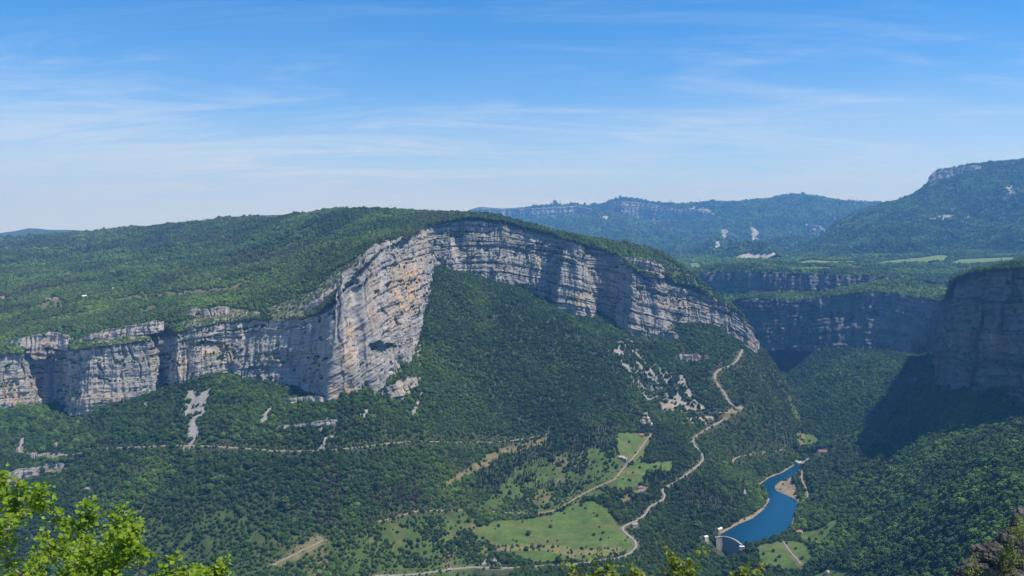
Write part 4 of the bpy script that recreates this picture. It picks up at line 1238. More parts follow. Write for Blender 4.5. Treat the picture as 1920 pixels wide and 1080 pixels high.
WIN_ME = box_mesh('window', -0.5, 0.5, -0.05, 0.05, 0.9, 2.1, M_GLASS)
house(1166, 861, 14, 9, 5.6, -0.35, M_STONEW, M_PTILE, 'stone farmhouse with a pale pink roof and side wing on the upper pasture', wing=(8.5, -3.5, 8, 7, 4.2), clear=17)
house(1201, 918, 13, 9, 5.8, 0.15, M_WHITE, M_RTILE, 'red roofed white house above the bend of the valley road', hip=3.0, clear=16)
house(1190, 987, 12, 8, 5.4, 0.3, M_CREAM, M_GTILE, 'cream house with a brown grey roof beside the valley road', clear=15)
house(1214, 788, 10, 9, 6.5, 0.9, M_PINKW, M_PTILE, 'tall pink stone house of the hamlet below the scree', clear=14)
house(1206, 791, 7, 6, 3.2, 0.4, M_CREAM, M_GTILE, 'small pale shed left of the pink hamlet house', name='shed', chim=False, cat='shed', clear=10)
house(1221, 796, 6, 4.5, 3.0, 1.0, M_WHITE, M_PALE, 'little white shed right of the pink hamlet house', name='shed', chim=False, cat='shed', clear=9)
house(1203, 818, 11, 8, 4.2, -0.2, M_CREAM, M_OTILE, 'sandy house at the top end of the farm track', clear=13)
house(1499, 1000, 12, 10, 4.6, -0.5, M_CREAM, M_OTILE, 'orange roofed house among trees below the lake', hip=4.0, clear=14)
house(1551, 1076, 8, 6, 4.0, 0.9, M_CREAM, M_GTILE, 'small cream house at the bottom of the right bank', clear=16)
house(843, 1072, 8, 6.5, 5.2, 0.1, M_CREAM, M_GTILE, 'small pale house under the valley road at bottom centre', clear=14)
house(1543, 850, 26, 12, 6.5, -0.25, M_WHITE, M_RTILE, 'long works building with a dull red roof upstream of the lake', name='works_building', cat='building', chim=False, clear=24)
house(1323, 1012, 9, 7, 7.0, 0.5, M_WHITE, M_PALE, 'white gatehouse at the left end of the dam', name='gatehouse', cat='building', chim=False, clear=13)
house(1349, 994, 15, 6, 3.6, 0.75, M_CREAM, M_PALE, 'low building with a long pale roof on the shore behind the dam', name='dam_building', cat='building', chim=False, clear=13)
PLAT = [((90, 563), 'small white house left in the clearing of the plateau hamlet', M_WHITE, M_OTILE), ((104, 562), 'small house right in the clearing of the plateau hamlet', M_CREAM, M_OTILE), ((158, 558), 'lone white house among trees right of the plateau hamlet', M_WHITE, M_PALE),
        ((4, 560), 'white gabled house on the plateau at the left edge', M_WHITE, M_RTILE), ((213, 544), 'tiny white cabin on the plateau above the track', M_WHITE, M_PALE)]
for i, (pp, lb, wm, rm) in enumerate(PLAT):
    house(pp[0], pp[1], 12, 8, 5.0, 0.3 * i, wm, rm, lb, surf=U, clear=15, y0=2100, y1=6000, group='houses scattered on the plateau')
for i, (pp, lb) in enumerate((((1592, 499), 'white house at the left end of the far village'), ((1620, 499), 'second white house from the left in the far village'), ((1722, 498), 'white farm below the largest far field'), ((1744, 497.5), 'left of two white houses near the far hedge'),
                              ((1757, 497.5), 'right of two white houses near the far hedge'), ((1700, 497), 'pale barn by the bare strip among the far fields'))):
    house(pp[0], pp[1], 22, 11, 6.0, 0.1 * i, M_WHITE, M_PTILE if i % 2 else M_OTILE, lb, surf=UF, clear=24, y0=4300, y1=6500, group='houses of the far village')

# intake works at the head of the lake: stepped teal decks on piers
P = L.hit([1499], [873], 1500, 2800)[0]
t = empty('intake_works', (P[0], P[1], WATER_Z + 1.0), 0.45)
tag(t, 'pale teal stepped intake structure at the head of the lake', 'waterworks')
for k in range(3):
    o = new_obj('deck', box_mesh('deck', -5, 5, -2.6, 2.6, 0, 0.5, M_TEAL), None, t); o.location = (0.8 * k, 6.6 * k, 4.5 + 1.0 * k)
    for sx in (-4, 4):
        q = new_obj('pier', box_mesh('pier', -0.6, 0.6, -2.2, 2.2, -6, 4.49, M_CONCP), None, t); q.location = (0.8 * k + sx, 6.6 * k, 1.0 * k)
q = new_obj('control_house', wall_mesh('control_house', 6, 9, 5, 1.6, M_PINKW), None, t); q.location = (10, 8, 0)
rf = new_obj('roof', gable_mesh('roof', 6, 9, 5.3, 1.6, 0.4, M_PTILE), None, q)
CLEARING.append((P[0] + 2, P[1] + 6, 18))

# ------------------------------------------------------------------ the arch dam
arc = on_level([(1341, 1007.5), (1350, 1006), (1357, 1006), (1364, 1007), (1372, 1009.5), (1380, 1013.5), (1386, 1017.5), (1391, 1021.5)], WATER_Z + 2)
arc = resample(chaikin(np.c_[arc, np.zeros(len(arc))], 2), 1.5)[:, :2]
ta = np.gradient(arc, axis=0); ta /= np.linalg.norm(ta, axis=1)[:, None]
na = np.stack([ta[:, 1], -ta[:, 0]], 1)               # downstream


def arch_strip(name, prof, mat, parent):
    """prof: closed outline of (offset downstream, z)"""
    pr = np.array(prof)
    G = np.stack([np.concatenate([arc + na * o_, np.full((len(arc), 1), z_)], 1) for o_, z_ in pr] , 1)
    G = np.concatenate([G, G[:, :1]], 1)
    me = mesh_np(name, G.reshape(-1, 3), grid_faces(len(arc), len(pr) + 1), False)
    me.materials.append(mat)
    return new_obj(name, me, None, parent)


dam = empty('dam', (0, 0, 0))
tag(dam, 'curved concrete arch dam holding back the blue lake', 'dam')
arch_strip('arch_wall', [(-1.5, WATER_Z + 1.6), (2.4, WATER_Z + 1.6), (3.2, WATER_Z - 6), (5.5, 225), (7.5, 205), (-3, 205)], M_CONC, dam)
arch_strip('crest_walkway', [(-2.2, WATER_Z + 1.62), (3.0, WATER_Z + 1.62), (3.0, WATER_Z + 2.3), (-2.2, WATER_Z + 2.3)], M_CONCP, dam)
arch_strip('parapet', [(2.7, WATER_Z + 2.31), (3.0, WATER_Z + 2.31), (3.0, WATER_Z + 3.3), (2.7, WATER_Z + 3.3)], M_CONCP, dam)
for k in (0.3, 0.5, 0.7):
    i = int(k * len(arc))
    o = new_obj('spillway_pier', box_mesh('spillway_pier', -0.6, 0.6, -0.8, 1.2, -8, 4.4, M_CONCP), None, dam)
    o.location = (*(arc[i] + na[i] * 3.0), WATER_Z); o.rotation_euler = (0, 0, math.atan2(ta[i, 1], ta[i, 0]))
P = on_level([(1391, 1026)], WATER_Z)[0]
tw = empty('gate_tower', (P[0], P[1], 244), math.atan2(ta[-1, 1], ta[-1, 0]) + 1.35)
tag(tw, 'white gate tower at the right end of the dam', 'tower')
new_obj('tower_wall', box_mesh('tower_wall', -5, 5, -2.4, 2.4, -14, 7.6, M_WHITE), None, tw)
new_obj('roof_slab', box_mesh('roof_slab', -5.4, 5.4, -2.8, 2.8, 7.61, 8.1, M_WHITE), None, tw)
for k in (-3, 0, 3):
    o = new_obj('window', WIN_ME, None, tw); o.location = (k, -2.4, 4)
CLEARING.append((P[0], P[1], 13))
for i_ in range(0, len(arc), 4):
    CLEARING.append((arc[i_, 0] + na[i_, 0] * 12, arc[i_, 1] + na[i_, 1] * 12, 13))
# retaining wall and parapet of the valley road
for lb, pa, zz, hh, mat in (('pale retaining wall under the valley road at bottom centre', [(893, 1066), (910, 1069), (935, 1069), (950, 1066)], -0.3, 6.0, M_CONCP),):
    W = L.hit([p[0] for p in pa], [p[1] - 2 for p in pa], 1400, 2000); W = resample(W, 3.0)
    tx = np.gradient(W[:, 0]); ty = np.gradient(W[:, 1]); ln = np.hypot(tx, ty); nx, ny = ty / ln, -tx / ln
    rows_ = []
    for o_, z_ in ((0, -hh), (0, 1.2), (-0.6, 1.2), (-0.6, -hh)):
        rows_.append(np.stack([W[:, 0] + nx * (5 + o_), W[:, 1] + ny * (5 + o_), W[:, 2] + z_], -1))
    G = np.stack(rows_, 1)
    rw = new_obj('retaining_wall', mesh_np('retaining_wall', G.reshape(-1, 3), grid_faces(len(W), 4), False), mat)
    tag(rw, lb, 'wall')
    for k in range(0, len(W), 2):
        CLEARING.append((W[k, 0] + nx[k] * 14, W[k, 1] + ny[k] * 14, 11))
CLR = np.array(CLEARING)


def cleared(x, y):
    m = np.zeros(len(x), bool)
    for cx, cy, r in CLR:
        b = (np.abs(x - cx) < 60) & (np.abs(y - cy) < 60)
        d = np.hypot(x[b] - cx, np.where(y[b] < cy, (y[b] - cy) * 0.62, y[b] - cy))
        m[b] |= d < r
    return m

# ------------------------------------------------------------------ trees: crown and trunk shapes
def ico(sub):
    t = (1 + 5 ** .5) / 2
    v = [(-1, t, 0), (1, t, 0), (-1, -t, 0), (1, -t, 0), (0, -1, t), (0, 1, t), (0, -1, -t), (0, 1, -t), (t, 0, -1), (t, 0, 1), (-t, 0, -1), (-t, 0, 1)]
    f = [(0, 11, 5), (0, 5, 1), (0, 1, 7), (0, 7, 10), (0, 10, 11), (1, 5, 9), (5, 11, 4), (11, 10, 2), (10, 7, 6), (7, 1, 8), (3, 9, 4), (3, 4, 2), (3, 2, 6), (3, 6, 8), (3, 8, 9), (4, 9, 5), (2, 4, 11), (6, 2, 10), (8, 6, 7), (9, 8, 1)]
    v = [np.array(a) / np.linalg.norm(a) for a in v]
    for _ in range(sub):
        cache = {}; nf = []

        def mid(a, b):
            k = (min(a, b), max(a, b))
            if k not in cache:
                m = v[a] + v[b]; v.append(m / np.linalg.norm(m)); cache[k] = len(v) - 1
            return cache[k]
        for a, b, c in f:
            ab, bc, ca = mid(a, b), mid(b, c), mid(c, a)
            nf += [(a, ab, ca), (b, bc, ab), (c, ca, bc), (ab, bc, ca)]
        f = nf
    return np.array(v), np.array(f)


ICO1 = ico(1); ICO2 = ico(2)


def broad_crown(seed, wide=1.0, tall=1.0):
    """a crown about 2 units wide standing on z=0..~2.2: many leaf clumps over an uneven body"""
    r = np.random.default_rng(seed)
    Vs, Fs = [], []; off = 0

    def add(v, f):
        nonlocal off
        Vs.append(v); Fs.append(f + off); off += len(v)
    n = 46
    for i in range(n):
        th = i * 2.39996 + r.uniform(-.4, .4)
        zc = 1 - 2 * (i + .5) / n
        zc = zc * 0.86 + 0.08
        rr = math.sqrt(max(0, 1 - zc * zc)) * r.uniform(0.62, 0.98)
        c = np.array([math.cos(th) * rr * wide, math.sin(th) * rr * wide, 1.15 + zc * 0.95 * tall * r.uniform(0.8, 1.08)])
        s = r.uniform(0.20, 0.36) * np.array([1.1, 1.1, 0.8])
        v, f = ICO1
        d = 1 + 0.34 * r.standard_normal(len(v))
        add(v * d[:, None] * s + c, f)
    v, f = ICO1
    add(v * np.array([.72 * wide, .72 * wide, .75 * tall]) + np.array([0, 0, 1.1]), f)
    # loose leaf sprays roughening the outline
    m = 260
    P = r.standard_normal((m, 3)); P /= np.linalg.norm(P, axis=1)[:, None]
    C = P * r.uniform(0.92, 1.14, (m, 1)) * np.array([wide, wide, tall]) + np.array([0, 0, 1.15])
    a = r.standard_normal((m, 3)) * 0.10; b = r.standard_normal((m, 3)) * 0.10
    V = np.stack([C, C + a, C + b], 1).reshape(-1, 3)
    add(V, np.arange(3 * m).reshape(-1, 3))
    return np.concatenate(Vs), np.concatenate(Fs)


def conifer_crown(seed):
    r = np.random.default_rng(seed)
    Vs, Fs = [], []; off = 0
    for k in range(9):
        z = 0.25 + k * 0.30
        rad = 0.82 * (1 - k / 10.0) + 0.06
        m = 11
        th = np.arange(m) / m * 6.283 + r.uniform(0, 6)
        ro = rad * r.uniform(0.7, 1.15, m)
        ring = np.stack([np.cos(th) * ro, np.sin(th) * ro, z - 0.12 + r.uniform(-.05, .05, m)], 1)
        ring2 = np.stack([np.cos(th + .28) * ro * .55, np.sin(th + .28) * ro * .55, np.full(m, z + .06)], 1)
        V = np.concatenate([ring, ring2, [[0, 0, z + 0.5]]])
        F_ = []
        for i in range(m):
            j = (i + 1) % m
            F_ += [(i, m + i, 2 * m), (m + i, j, 2 * m)]
        Vs.append(V); Fs.append(np.array(F_) + off); off += len(V)
    return np.concatenate(Vs), np.concatenate(Fs)


def trunk_mesh(name, h=0.7, r0=0.09):
    V = []; Fs = []
    m = 7
    for k, (z, r) in enumerate(((-.35, r0 * 1.5), (0.05, r0), (h * .6, r0 * .8), (h, r0 * .55))):
        for i in range(m):
            a = i / m * 6.2832
            V.append((math.cos(a) * r + 0.02 * k, math.sin(a) * r, z))
    for k in range(3):
        for i in range(m):
            j = (i + 1) % m
            Fs.append((k * m + i, k * m + j, (k + 1) * m + j, (k + 1) * m + i))
    return mesh_np(name, np.array(V), np.array(Fs), True)


CROWNS = []
for i, (w_, t_) in enumerate(((1.0, 1.0), (1.15, 0.9), (0.85, 1.2), (1.05, 1.05))):
    v, f = broad_crown(900 + i, w_, t_)
    me = mesh_np('crown', v, f, False); me.materials.append(MAT_CROWN); CROWNS.append(me)
for i in range(2):
    v, f = conifer_crown(950 + i)
    me = mesh_np('crown', v, f, False); me.materials.append(MAT_CROWN); CROWNS.append(me)
TRUNK = trunk_mesh('trunk'); TRUNK.materials.append(MAT_BARK)


def lone_tree(P, size, kind, rz, label, group=None):
    t = empty('tree', P, rz)
    t.scale = (size, size, size)
    tag(t, label, 'tree', group)
    c = new_obj('crown', CROWNS[kind], None, t)
    k = new_obj('trunk', TRUNK, None, t)
    if kind < 4:
        c.location = (0, 0, 0.12)
    return t, c


first_crown = {}
LONE = [  # px, py (foot), height scale m, kind, label
    ((991, 1003), 4.2, 0, 'round dark tree standing alone in the middle of the big meadow', None),
    ((906, 1010), 2.6, 1, 'small bush at the left edge of the big meadow', None),
    ((1027, 1017), 2.2, 2, 'small bush alone in the lower part of the big meadow', None),
    ((969, 1016), 2.0, 3, 'low bush left of centre in the big meadow', None),
    ((1131, 1000), 2.4, 1, 'small bush near the right side of the big meadow', None),
    ((980, 980), 3.2, 4, 'dark pointed tree on the upper edge of the big meadow', None),
    ((945, 1042), 3.6, 5, 'dark conical tree by the road below the big meadow', None),
    ((965, 1044), 4.2, 4, 'tall dark conical tree beside the valley road bend', None),
]
for (pp, sz, kd, lb, gr_) in LONE:
    P = L.hit([pp[0]], [pp[1]], 1400, 2400)[0]
    t, c = lone_tree(tuple(P), sz, kd, random.uniform(0, 6), lb, gr_)
    first_crown.setdefault(kd, c)
FILL = [((940, 962), 2.6), ((955, 966), 2.3), ((1000, 968), 2.4), ((1090, 948), 3.0), ((1120, 968), 2.4), ((1090, 890), 2.6), ((1050, 905), 2.4), ((1020, 925), 2.2), ((1110, 880), 2.4), ((1130, 862), 2.4), ((1040, 880), 2.2), ((1180, 830), 2.6), ((1192, 850), 2.2), ((1200, 878), 2.6), ((1230, 876), 2.4), ((1215, 884), 2.2),
        ((1450, 1035), 3.0), ((1462, 1045), 2.6), ((1475, 1020), 2.2), ((1455, 1052), 2.6), ((1540, 1000), 2.6), ((1530, 1012), 2.4), ((1505, 1048), 2.6), ((1432, 1040), 2.4), ((1492, 1030), 2.2), ((1550, 990), 2.4), ((1500, 822), 2.4), ((1518, 828), 2.8), ((1526, 832), 2.4)]
FILL_LB = ['small bush at the left end of the hedge row above the big meadow', 'second bush from the left in the row above the big meadow', 'bush under the farm track where the big meadow narrows', 'bush at the upper right corner of the big meadow', 'bush just inside the right upper edge of the big meadow',
           'bush between the farm track and the stone farmhouse', 'bush in the middle of the rough pasture above the farm track', 'lowest bush of the rough pasture, just above the farm track', 'bush below and left of the stone farmhouse', 'bush close under the left side of the stone farmhouse', 'topmost left bush of the rough pasture by the dark pines',
           'tree in the small top field below the hamlet', 'tree beside the farm track in the small top field', 'left tree in the pasture strip right of the farm track', 'right tree in the pasture strip right of the farm track', 'lower tree in the pasture strip right of the farm track',
           'largest tree at the left of the lawn below the lake', 'tree in the centre of the lawn below the lake', 'tree beside the top of the white lawn path', 'lowest tree left of the white lawn path', 'tree on the upper right lawn near the orange roofed house', 'tree between the two lawns below the lake', 'tree at the lower end of the white lawn path',
           'leftmost tree on the lawn, nearest the dam', 'tree right of the white lawn path', 'topmost tree on the upper right lawn', 'left tree in the small field upstream of the lake', 'middle tree in the small field upstream of the lake', 'right tree in the small field upstream of the lake']
for i, (pp, sz) in enumerate(FILL):
    P = L.hit([pp[0]], [pp[1]], 1400, 3000)[0]
    if pp[0] > 1485 and pp[1] < 840:
        gp_ = 'trees in the upstream fields'
    elif pp[0] > 1400:
        gp_ = 'trees on the grass below the lake'
    elif pp[1] > 935:
        gp_ = 'trees edging the big meadow'
    else:
        gp_ = 'bushes in the upper pastures'
    t, c = lone_tree(tuple(P), sz, i % 4, random.uniform(0, 6), FILL_LB[i], gp_)
    first_crown.setdefault(i % 4, c)

# ------------------------------------------------------------------ forests: one mass per slope, a crown on every point
def forest_nodes():
    ng = bpy.data.node_groups.new('forest_scatter', 'GeometryNodeTree')
    ng.interface.new_socket('Geometry', in_out='INPUT', socket_type='NodeSocketGeometry')
    ng.interface.new_socket('Geometry', in_out='OUTPUT', socket_type='NodeSocketGeometry')
    gi = ng.nodes.new('NodeGroupInput'); go = ng.nodes.new('NodeGroupOutput')
    join = ng.nodes.new('GeometryNodeGeometryToInstance')
    for k in range(5, -1, -1):
        oi = ng.nodes.new('GeometryNodeObjectInfo')
        oi.transform_space = 'ORIGINAL'
        oi.inputs['Object'].default_value = first_crown[k]
        gti = join if False else None
        g2 = ng.nodes.new('GeometryNodeGeometryToInstance')
        ng.links.new(oi.outputs['Geometry'], g2.inputs[0])
        oi['slot'] = k
        g2['slot'] = k
    ng.nodes.remove(join)
    jn = ng.nodes.new('GeometryNodeJoinGeometry')
    for n_ in [n for n in ng.nodes if n.bl_idname == 'GeometryNodeGeometryToInstance']:
        ng.links.new(n_.outputs[0], jn.inputs[0])
    iop = ng.nodes.new('GeometryNodeInstanceOnPoints')
    iop.inputs['Pick Instance'].default_value = True

    def named(nm, typ):
        a = ng.nodes.new('GeometryNodeInputNamedAttribute'); a.data_type = typ
        a.inputs['Name'].default_value = nm
        return a.outputs['Attribute']
    ng.links.new(gi.outputs[0], iop.inputs['Points'])
    ng.links.new(jn.outputs[0], iop.inputs['Instance'])
    ng.links.new(named('vid', 'INT'), iop.inputs['Instance Index'])
    ng.links.new(named('rot', 'FLOAT_VECTOR'), iop.inputs['Rotation'])
    ng.links.new(named('scl', 'FLOAT_VECTOR'), iop.inputs['Scale'])
    ng.links.new(iop.outputs[0], go.inputs[0])
    return ng


FOREST_NG = forest_nodes()
CONE_SLOTS = None


def scatter_points(y0, y1, a0, a1, spacing, seed):
    """jittered points, spacing(Y) metres apart"""
    r = np.random.default_rng(seed)
    xs, ys = [], []
    y = y0
    while y < y1:
        s = spacing(y)
        n = int((a1 - a0) * y / s)
        x = a0 * y + (np.arange(n) + r.uniform(0, 1, n)) * s
        xs.append(x); ys.append(y + r.uniform(-.5, .5, n) * s)
        y += s
    return np.concatenate(xs), np.concatenate(ys)


def forest(name, label, P, size, conif, tint, seed):
    n = len(P)
    r = np.random.default_rng(seed)
    vid = np.where(conif, 4 + r.integers(0, 2, n), r.integers(0, 4, n))
    # Join Geometry hands the crowns over in reverse order of linking: slot k is crown k
    rot = np.stack([r.normal(0, .06, n), r.normal(0, .06, n), r.uniform(0, 6.283, n)], 1)
    sx = size * r.uniform(0.85, 1.2, n); sz = size * r.uniform(0.85, 1.25, n)
    sx = np.where(conif, sx * 0.75, sx); sz = np.where(conif, sz * 1.15, sz)
    scl = np.stack([sx, sx * r.uniform(.9, 1.1, n), sz], 1)
    P = P.copy(); P[:, 2] -= sz * 0.25
    me = bpy.data.meshes.new(name)
    me.vertices.add(n); me.vertices.foreach_set('co', np.ascontiguousarray(P, np.float32).ravel())
    for an, typ, key, arr in (('vid', 'INT', 'value', vid.astype(np.int32)), ('rot', 'FLOAT_VECTOR', 'vector', rot.astype(np.float32)), ('scl', 'FLOAT_VECTOR', 'vector', scl.astype(np.float32)),
                              ('tint', 'FLOAT_COLOR', 'color', np.concatenate([tint, np.ones((n, 1))], 1).astype(np.float32))):
        a = me.attributes.new(an, typ, 'POINT'); a.data.foreach_set(key, np.ascontiguousarray(arr).ravel())
    o = new_obj(name, me, MAT_CROWN)
    md = o.modifiers.new('scatter', 'NODES'); md.node_group = FOREST_NG
    tag(o, label, None, None, 'stuff')
    print('forest', name, n)
    return o


G_DARK = np.array((0.034, 0.066, 0.022)); G_MID = np.array((0.058, 0.108, 0.026)); G_FRESH = np.array((0.105, 0.17, 0.030)); G_PINE = np.array((0.023, 0.044, 0.022)); G_BROWN = np.array((0.058, 0.056, 0.040)); G_OLIVE = np.array((0.075, 0.088, 0.034))


def tints(X, Y, seed, fresh=0.5):
    r = np.random.default_rng(seed)
    n = fbm2(X / 130, Y / 130, 4, seed) + 0.55 * r.standard_normal(len(X)) * 0.45
    m = fbm2(X / 45, Y / 45, 3, seed + 4)
    w1 = sstep(-0.45, 0.35, n)
    c = G_DARK * (1 - w1[:, None]) + G_MID * w1[:, None]
    w2 = sstep(0.1, 0.75, n + 0.5 * m + (fresh - 0.5)) * 0.85
    c = c * (1 - w2[:, None]) + G_FRESH * w2[:, None]
    w3 = (r.uniform(0, 1, len(X)) < 0.10) * 0.6
    c = c * (1 - w3[:, None]) + G_OLIVE * w3[:, None]
    return c * (1.18 + 0.35 * fbm2(X / 380, Y / 380, 3, seed + 8))[:, None] * r.uniform(0.72, 1.32, (len(X), 1))


# lower slopes
xs, ys = scatter_points(750, 4300, -0.68, 0.72, lambda y: 5.3 + max(0, y - 2200) / 550, 1001)
zs = L.h(xs, ys)
mk = masks_low(xs, ys, zs)
px, py = mk['px'], mk['py']
rnd = RNG.uniform(0, 1, len(xs))
dens = np.full(len(xs), 0.97)
nn = fbm2(xs / 40, ys / 40, 3, 1013)
dens = np.where(mk['scrub'], np.where(nn > np.where(px < 640, -0.3, np.where(px < 900, -0.15, 0.0)), 0.88, np.where(px < 640, 0.35, 0.16)), dens)
dens = np.where(mk['meadow'], 0.010, dens)
dens = np.where(mk['tan'], 0.16, dens)
dens = np.where(mk['scree'] | mk['shore'], 0.03, dens)
rd = np.array([9e9])
ri = np.clip(np.interp(ys, L.rows, np.arange(len(L.rows))).round().astype(int), 0, len(L.rows) - 1)
ci = np.clip(np.interp(xs / ys, L.cols, np.arange(len(L.cols))).round().astype(int), 0, len(L.cols) - 1)
rdist = ROADD[ri, ci]
dens = np.where(rdist < 2.4, 0, dens)
lk = in_poly(xs, ys, LAKE) | (seg_dist(xs, ys, LAKE) < 4)
dens = np.where(lk | cleared(xs, ys), 0, dens)
dens = np.where((in_poly(xs, ys, PU) & (U.h(xs, ys) > zs - 3)) | (in_poly(xs, ys, PR) & (UR.h(xs, ys) > zs - 3)) | (in_poly(xs, ys, PF) & (UF.h(xs, ys) > zs - 3)), 0, dens)
# trees just below a road stay low so that the carriageway is open to the valley
below = np.zeros(len(xs), bool)
open_gap = fbm2(xs / 26, ys / 26, 3, 1015) < -0.52
dens = np.where(open_gap & ~mk['meadow'], dens * 0.55, dens)
frm = (px > -160) & (px < 2090) & (py > 420) & (py < 1240)
sel = (rnd < dens) & frm
xs, ys, zs, px, py, rdist = xs[sel], ys[sel], zs[sel], px[sel], py[sel], rdist[sel]
m_pine = mk['pines'][sel]; m_brown = mk['brown'][sel]; m_scr = mk['scrub'][sel] | mk['meadow'][sel]
size = 2.62 * np.exp(RNG.normal(0, 0.30, len(xs))) * (1 + 0.3 * fbm2(xs / 60, ys / 60, 3, 1031))
size = np.where(m_scr, size * 0.8, size)
size = np.where(rdist < 12, size * 0.70, size)
tint = tints(xs, ys, 1021, 0.42)
tint = np.where(m_brown[:, None] & (RNG.uniform(0, 1, len(xs)) < 0.45)[:, None], G_BROWN * RNG.uniform(.7, 1.2, (len(xs), 1)), tint)
tint = tint * np.array((0.80, 0.82, 0.82))
pn = fbm2(xs / 90, ys / 90, 3, 1025)
conif = (m_pine & (RNG.uniform(0, 1, len(xs)) < np.where(px > 1240, 0.3, 0.75))) | ((pn > 0.45) & (RNG.uniform(0, 1, len(xs)) < 0.5))
tint = np.where(conif[:, None], G_PINE * RNG.uniform(.7, 1.35, (len(xs), 1)), tint)
right = (xs > LAKE[:, 0].mean()) & (px > 1480)
P = np.stack([xs, ys, zs], 1)
tint = np.where((right & (ys < 2100))[:, None], tint * np.array((1.08, 1.10, 0.95)), tint)
forest('forest', 'dark green wood covering the slopes and talus below the long cliff', P[~right], size[~right], conif[~right], tint[~right], 1)
forest('forest', 'dense green wood on the right bank and flank above the lake', P[right], size[right] * 1.15, conif[right], tint[right], 2)

# plateau
xs, ys = scatter_points(1950, 7000, -0.68, 0.36, lambda y: max(6.2, y / 330), 1101)
zs = U.h(xs, ys)
ok = in_poly(xs, ys, PU)
xs, ys, zs = xs[ok], ys[ok], zs[ok]
px, py = ground_px(xs, ys, zs)
rnd = RNG.uniform(0, 1, len(xs))
dens = np.where(fbm2(xs / 110, ys / 110, 4, 1103) > 0.22, 0.45, 0.93)
dens = np.where(pmask(px, py, CLEAR_U) | pmask(px, py, PALE_U), 0.06, dens)
dens = np.where(pmask(px, py, ROCKY_U), 0.45, dens)
sel = (rnd < dens) & (px > -160) & (px < 1600) & ~cleared(xs, ys)
xs, ys, zs, px, py = xs[sel], ys[sel], zs[sel], px[sel], py[sel]
size = np.maximum(2.7, ys / 330 * 0.46) * np.exp(RNG.normal(0, .2, len(xs)))
size = np.where(pmask(px, py, ROCKY_U), size * 0.6, size)
tint = tints(xs, ys, 1121, 0.55)
big = fbm2(xs / 420, ys / 420, 4, 1131)
tint = (tint * 0.72 + 0.28 * G_OLIVE) * (1.25 + 0.55 * big)[:, None]
brn = sstep(0.15, 0.5, fbm2(xs / 260, ys / 260, 4, 1133))
tint = tint * (1 - 0.5 * brn[:, None]) + 0.5 * brn[:, None] * np.array((0.085, 0.082, 0.045))
conif = (fbm2(xs / 200, ys / 200, 3, 1125) > 0.30) & (RNG.uniform(0, 1, len(xs)) < 0.35)
tint = np.where(conif[:, None], G_PINE * 1.15, tint)
forest('forest', 'green scrubby wood covering the plateau behind the long cliff', np.stack([xs, ys, zs], 1), size, conif, tint, 3)

# right cliff top and far plateau
xs, ys = scatter_points(1600, 3000, 0.42, 0.72, lambda y: 6.5, 1201)
zs = UR.h(xs, ys); ok = in_poly(xs, ys, PR)
P = np.stack([xs, ys, zs], 1)[ok]
forest('forest', 'trees along the top of the shaded right cliff', P, 2.9 * np.exp(RNG.normal(0, .2, len(P))), RNG.uniform(0, 1, len(P)) < 0.1, tints(P[:, 0], P[:, 1], 1221, 0.55), 4)
xs, ys = scatter_points(3150, 7000, 0.16, 0.72, lambda y: max(8.5, y / 400), 1301)
zs = UF.h(xs, ys)
px, py = to_px(np.stack([xs, ys, zs], -1))
nzF = UF.normal_z()
ri = np.clip(np.interp(ys, UF.rows, np.arange(len(UF.rows))).round().astype(int), 0, len(UF.rows) - 1)
ci = np.clip(np.interp(xs / ys, UF.cols, np.arange(len(UF.cols))).round().astype(int), 0, len(UF.cols) - 1)
ok = in_poly(xs, ys, PF) & ~pmask(px, py, FIELDS) & ~cleared(xs, ys) & (RNG.uniform(0, 1, len(xs)) < np.where(nzF[ri, ci] > 0.7, 0.95, 0.25))
P = np.stack([xs, ys, zs], 1)[ok]
forest('forest', 'wood on the far plateau and bench across the gorge', P, np.maximum(3.8, P[:, 1] / 400 * 0.42) * np.exp(RNG.normal(0, .2, len(P))), RNG.uniform(0, 1, len(P)) < 0.1, tints(P[:, 0], P[:, 1], 1321, 0.75) * 1.3, 5)


def far_forest(label, S, y0, y1, a0, a1, st, sp, seed, fresh):
    xs, ys = scatter_points(y0, y1, a0, a1, lambda y: y / sp, seed)
    ri = np.clip(np.interp(ys, S.rows, np.arange(len(S.rows))).round().astype(int), 0, len(S.rows) - 1)
    ci = np.clip(np.interp(xs / ys, S.cols, np.arange(len(S.cols))).round().astype(int), 0, len(S.cols) - 1)
    zs = S.h(xs, ys)
    k = (RNG.uniform(0, 1, len(xs)) < (0.85 - 0.8 * st[ri, ci]))
    P = np.stack([xs, ys, zs], 1)[k]
    forest('forest', label, P, P[:, 1] / sp * 0.44 * np.exp(RNG.normal(0, .22, len(P))), RNG.uniform(0, 1, len(P)) < 0.1, tints(P[:, 0], P[:, 1], seed, fresh) * 1.3, seed)


far_forest('wood covering the far blue range', MF, 6330, 15400, -0.12, 0.52, st_mf, 380, 1411, 0.5)
far_forest('wood covering the high mountain at the right', MR, 5300, 8300, 0.31, 0.70, st_mr, 420, 1401, 0.45)

